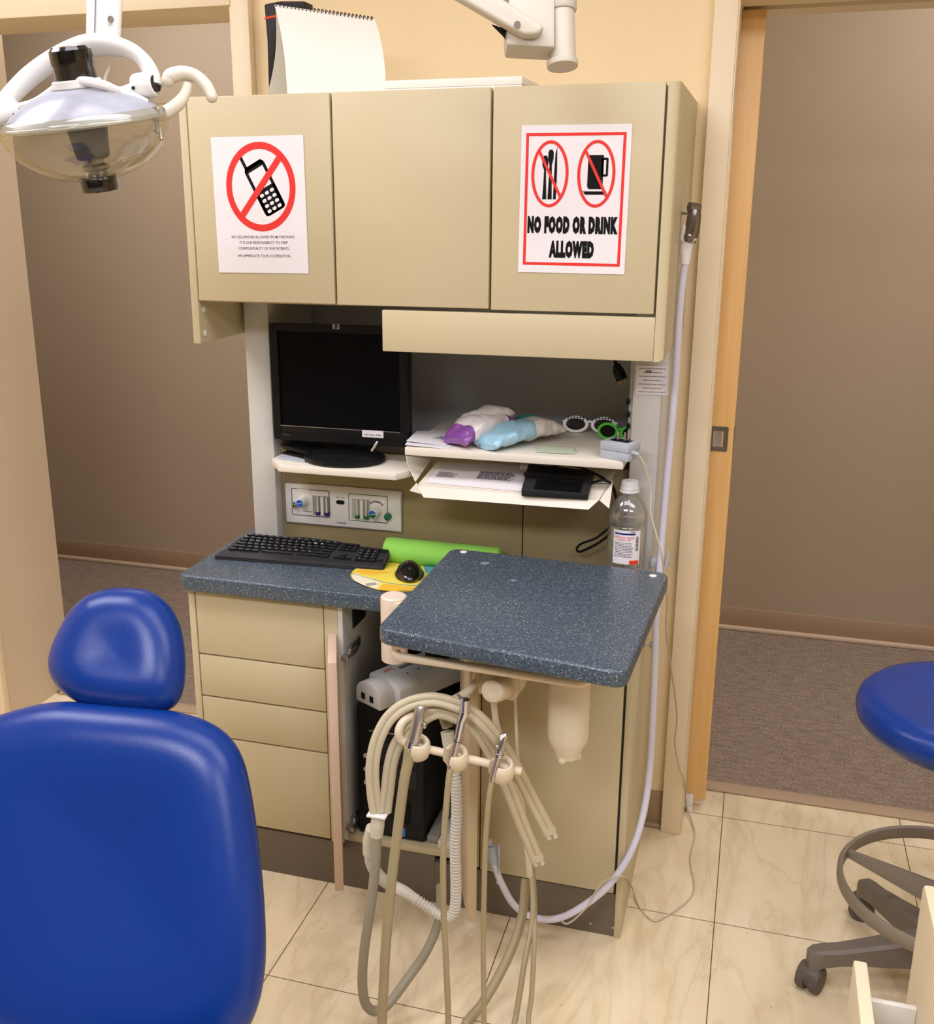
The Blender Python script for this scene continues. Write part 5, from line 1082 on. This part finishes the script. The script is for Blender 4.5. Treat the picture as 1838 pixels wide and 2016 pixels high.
# ================================================================== STOOL
SX, SY = .66, .015
stl = thing('rolling_stool', 'blue round rolling stool with grey foot ring at the right edge', 'stool', (SX,SY,0))
SZ = .615
seat_r = .22
prof = [(.02,-.040),(.12,-.040),(.175,-.036),(.204,-.022),(.2185,-.004),(.2215,.012),(.2170,.030),(.204,.042),(.175,.047),(.12,.042),(.06,.039),(.002,.038)]
part(stl, 'seat', lathe(prof, V(SX,SY+.03,SZ), Z, 64), M['blue'], 'blue padded round seat', 80)
part(stl, 'seat_pan', lathe([(.13,-.052),(.14,-.041)], V(SX,SY+.03,SZ), Z, 40), M['stool'])
part(stl, 'column', join(cyl(V(SX,SY,.06),V(SX,SY,.35),.032,24), cyl(V(SX,SY,.30),V(SX,SY+.005,.565),.016,20)), M['stool'])
part(stl, 'lever', tube([V(SX,SY+.03,.55),V(SX-.04,SY+.12,.57),V(SX-.09,SY+.235,.60)], .006, 8), M['white'])
part(stl, 'back_support', tube([V(SX+.02,SY+.20,.54),V(SX+.06,SY+.30,.60),V(SX+.05,SY+.32,.72)], .018, 12), M['white'], 'white back support post')
RZ = .25
part(stl, 'foot_ring', lathe([(.212,-.013),(.218,-.016),(.222,-.010),(.222,.010),(.218,.016),(.212,.013),(.210,0),(.212,-.013)], V(SX,SY,RZ), Z, 72, cap=False), M['ringm'])
rsp = [V(math.cos(a),math.sin(a),0) for a in (math.radians(155),math.radians(245),math.radians(335),math.radians(65))]
for d in rsp:
    a = V(SX,SY,.0)+d*.030; b = V(SX,SY,.0)+d*.213; s = Z.cross(d)
    part(stl, 'ring_spoke', prism([a+Z*.205, b+Z*(RZ-.010), b+Z*(RZ+.008), a+Z*.262], s*.010, .002), M['ringm'])
c1 = math.atan2(-.044-SY, .396-SX)
for i in range(5):
    a = c1+i*2*math.pi/5; d = V(math.cos(a), math.sin(a), 0); s = Z.cross(d); o0 = V(SX,SY,0)
    prof2 = []
    vs, fs = [], []
    for t, zt2, th2, wd in ((.02,.150,.070,.028),(.08,.140,.060,.026),(.15,.122,.045,.022),(.21,.108,.036,.019),(.245,.104,.040,.018),(.262,.100,.048,.017),(.272,.094,.046,.012)):
        for sx_, z in ((-1,zt2-th2),(1,zt2-th2),(1,zt2-.006),(.7,zt2),(-.7,zt2),(-1,zt2-.006)): vs.append(o0+d*t+s*(wd*sx_)+Z*z)
    for k in range(6):
        for j in range(6): fs.append((k*6+j,k*6+(j+1)%6,(k+1)*6+(j+1)%6,(k+1)*6+j))
    fs += [tuple(range(5,-1,-1)), tuple(36+j for j in range(6))]
    lg = part(stl, 'leg', (vs, fs), M['stool'])
    cpos = o0+d*.262; e = V(math.cos(a+.9), math.sin(a+.9), 0); n2 = Z.cross(e)
    part(lg, 'caster', join(cyl(cpos+Z*.045, cpos+Z*.060, .009, 12), cyl(cpos-n2*.024+Z*.0285, cpos-n2*.005+Z*.0285, .0285, 24, .003), cyl(cpos+n2*.005+Z*.0285, cpos+n2*.024+Z*.0285, .0285, 24, .003), cyl(cpos-n2*.020+Z*.034, cpos+n2*.020+Z*.034, .0255, 24, .002)), M['caster'])

# ================================================================== CART AT LOWER RIGHT
cq = P(1690,1908,'D',1.52)
ca_ = thing('mobile_cart', 'cream cart with pulled out drawer at the lower right corner', 'cart', (.62,-.82,0))
fz = P(1703,1910,'D',1.52).z
part(ca_, 'body', box(.485,.90,-.98,-.585,.06,P(1826,1768,'D',1.52).z,.006), M['cart'])
df = P(1700,1912,'D',1.52)
part(ca_, 'drawer_front', box(df.x-.013,df.x+.006,-1.0,-.655,fz-.22,fz,.003), M['cart'], 'open drawer front seen end on')
part(ca_, 'drawer_box', join(box(df.x+.007,.485,-.672,-.662,fz-.16,fz-.052,.002), box(df.x+.007,.485,-.99,-.98,fz-.16,fz-.052,.002), box(df.x+.007,.485,-.979,-.673,fz-.16,fz-.15)), M['cartmetal'], 'white metal drawer sides')
for x_ in (.52,.86):
    for y_ in (-.95,-.62): part(ca_, 'caster', cyl(V(x_-.012,y_,.030),V(x_+.012,y_,.030),.030,20,.003), M['caster'])

# ================================================================== LIGHT, CAMERA
def area(name, loc, sx, sy, watt, col=(1,1,1.13), rot=(0,0,0)):
    l = bpy.data.lights.new(name, 'AREA'); l.shape = 'RECTANGLE'; l.size = sx; l.size_y = sy; l.energy = watt; l.color = col
    o = bpy.data.objects.new(name, l); COL.objects.link(o); o.location = loc; o.rotation_euler = rot; return o
area('ceiling_or_fill_light', (-.35,-.85,2.60), 1.2, .6, 12)
area('ceiling_or_fill_light', (.95,-1.0,2.60), 1.2, .6, 16)
area('ceiling_or_fill_light', (-1.9,-.65,2.60), 1.2, .6, 24)  # unseen fill lamp, added to brighten the floor between chair and cabinet
area('ceiling_or_fill_light', (-.7,-2.5,2.60), 1.2, .6, 44)
area('ceiling_or_fill_light', (1.2,-2.5,2.60), 1.2, .6, 28)
area('corridor_light', (-1.9,1.25,2.60), .9, .4, 17, (.98,1,1.08))
area('corridor_light', (1.1,1.25,2.60), .9, .4, 17, (.98,1,1.08))
w = bpy.data.worlds.new('World'); SC.world = w; w.use_nodes = True
w.node_tree.nodes['Background'].inputs[0].default_value = (1,.97,.93,1); w.node_tree.nodes['Background'].inputs[1].default_value = .05
cam = bpy.data.cameras.new('camera'); co = bpy.data.objects.new('camera', cam); COL.objects.link(co)
cam.sensor_fit = 'HORIZONTAL'; cam.sensor_width = 36; cam.lens = FPX/1838*36; cam.shift_x = (919-PCX)/1838; cam.clip_start = .02
R3 = Matrix((CR, CU, -CF)).transposed().to_4x4(); co.matrix_world = Matrix.Translation(CAM) @ R3
SC.camera = co
SC.view_settings.view_transform = 'Standard'; SC.view_settings.look = 'None'; SC.view_settings.gamma = 1; SC.view_settings.use_curve_mapping = False
SC.view_settings.exposure = 0.03
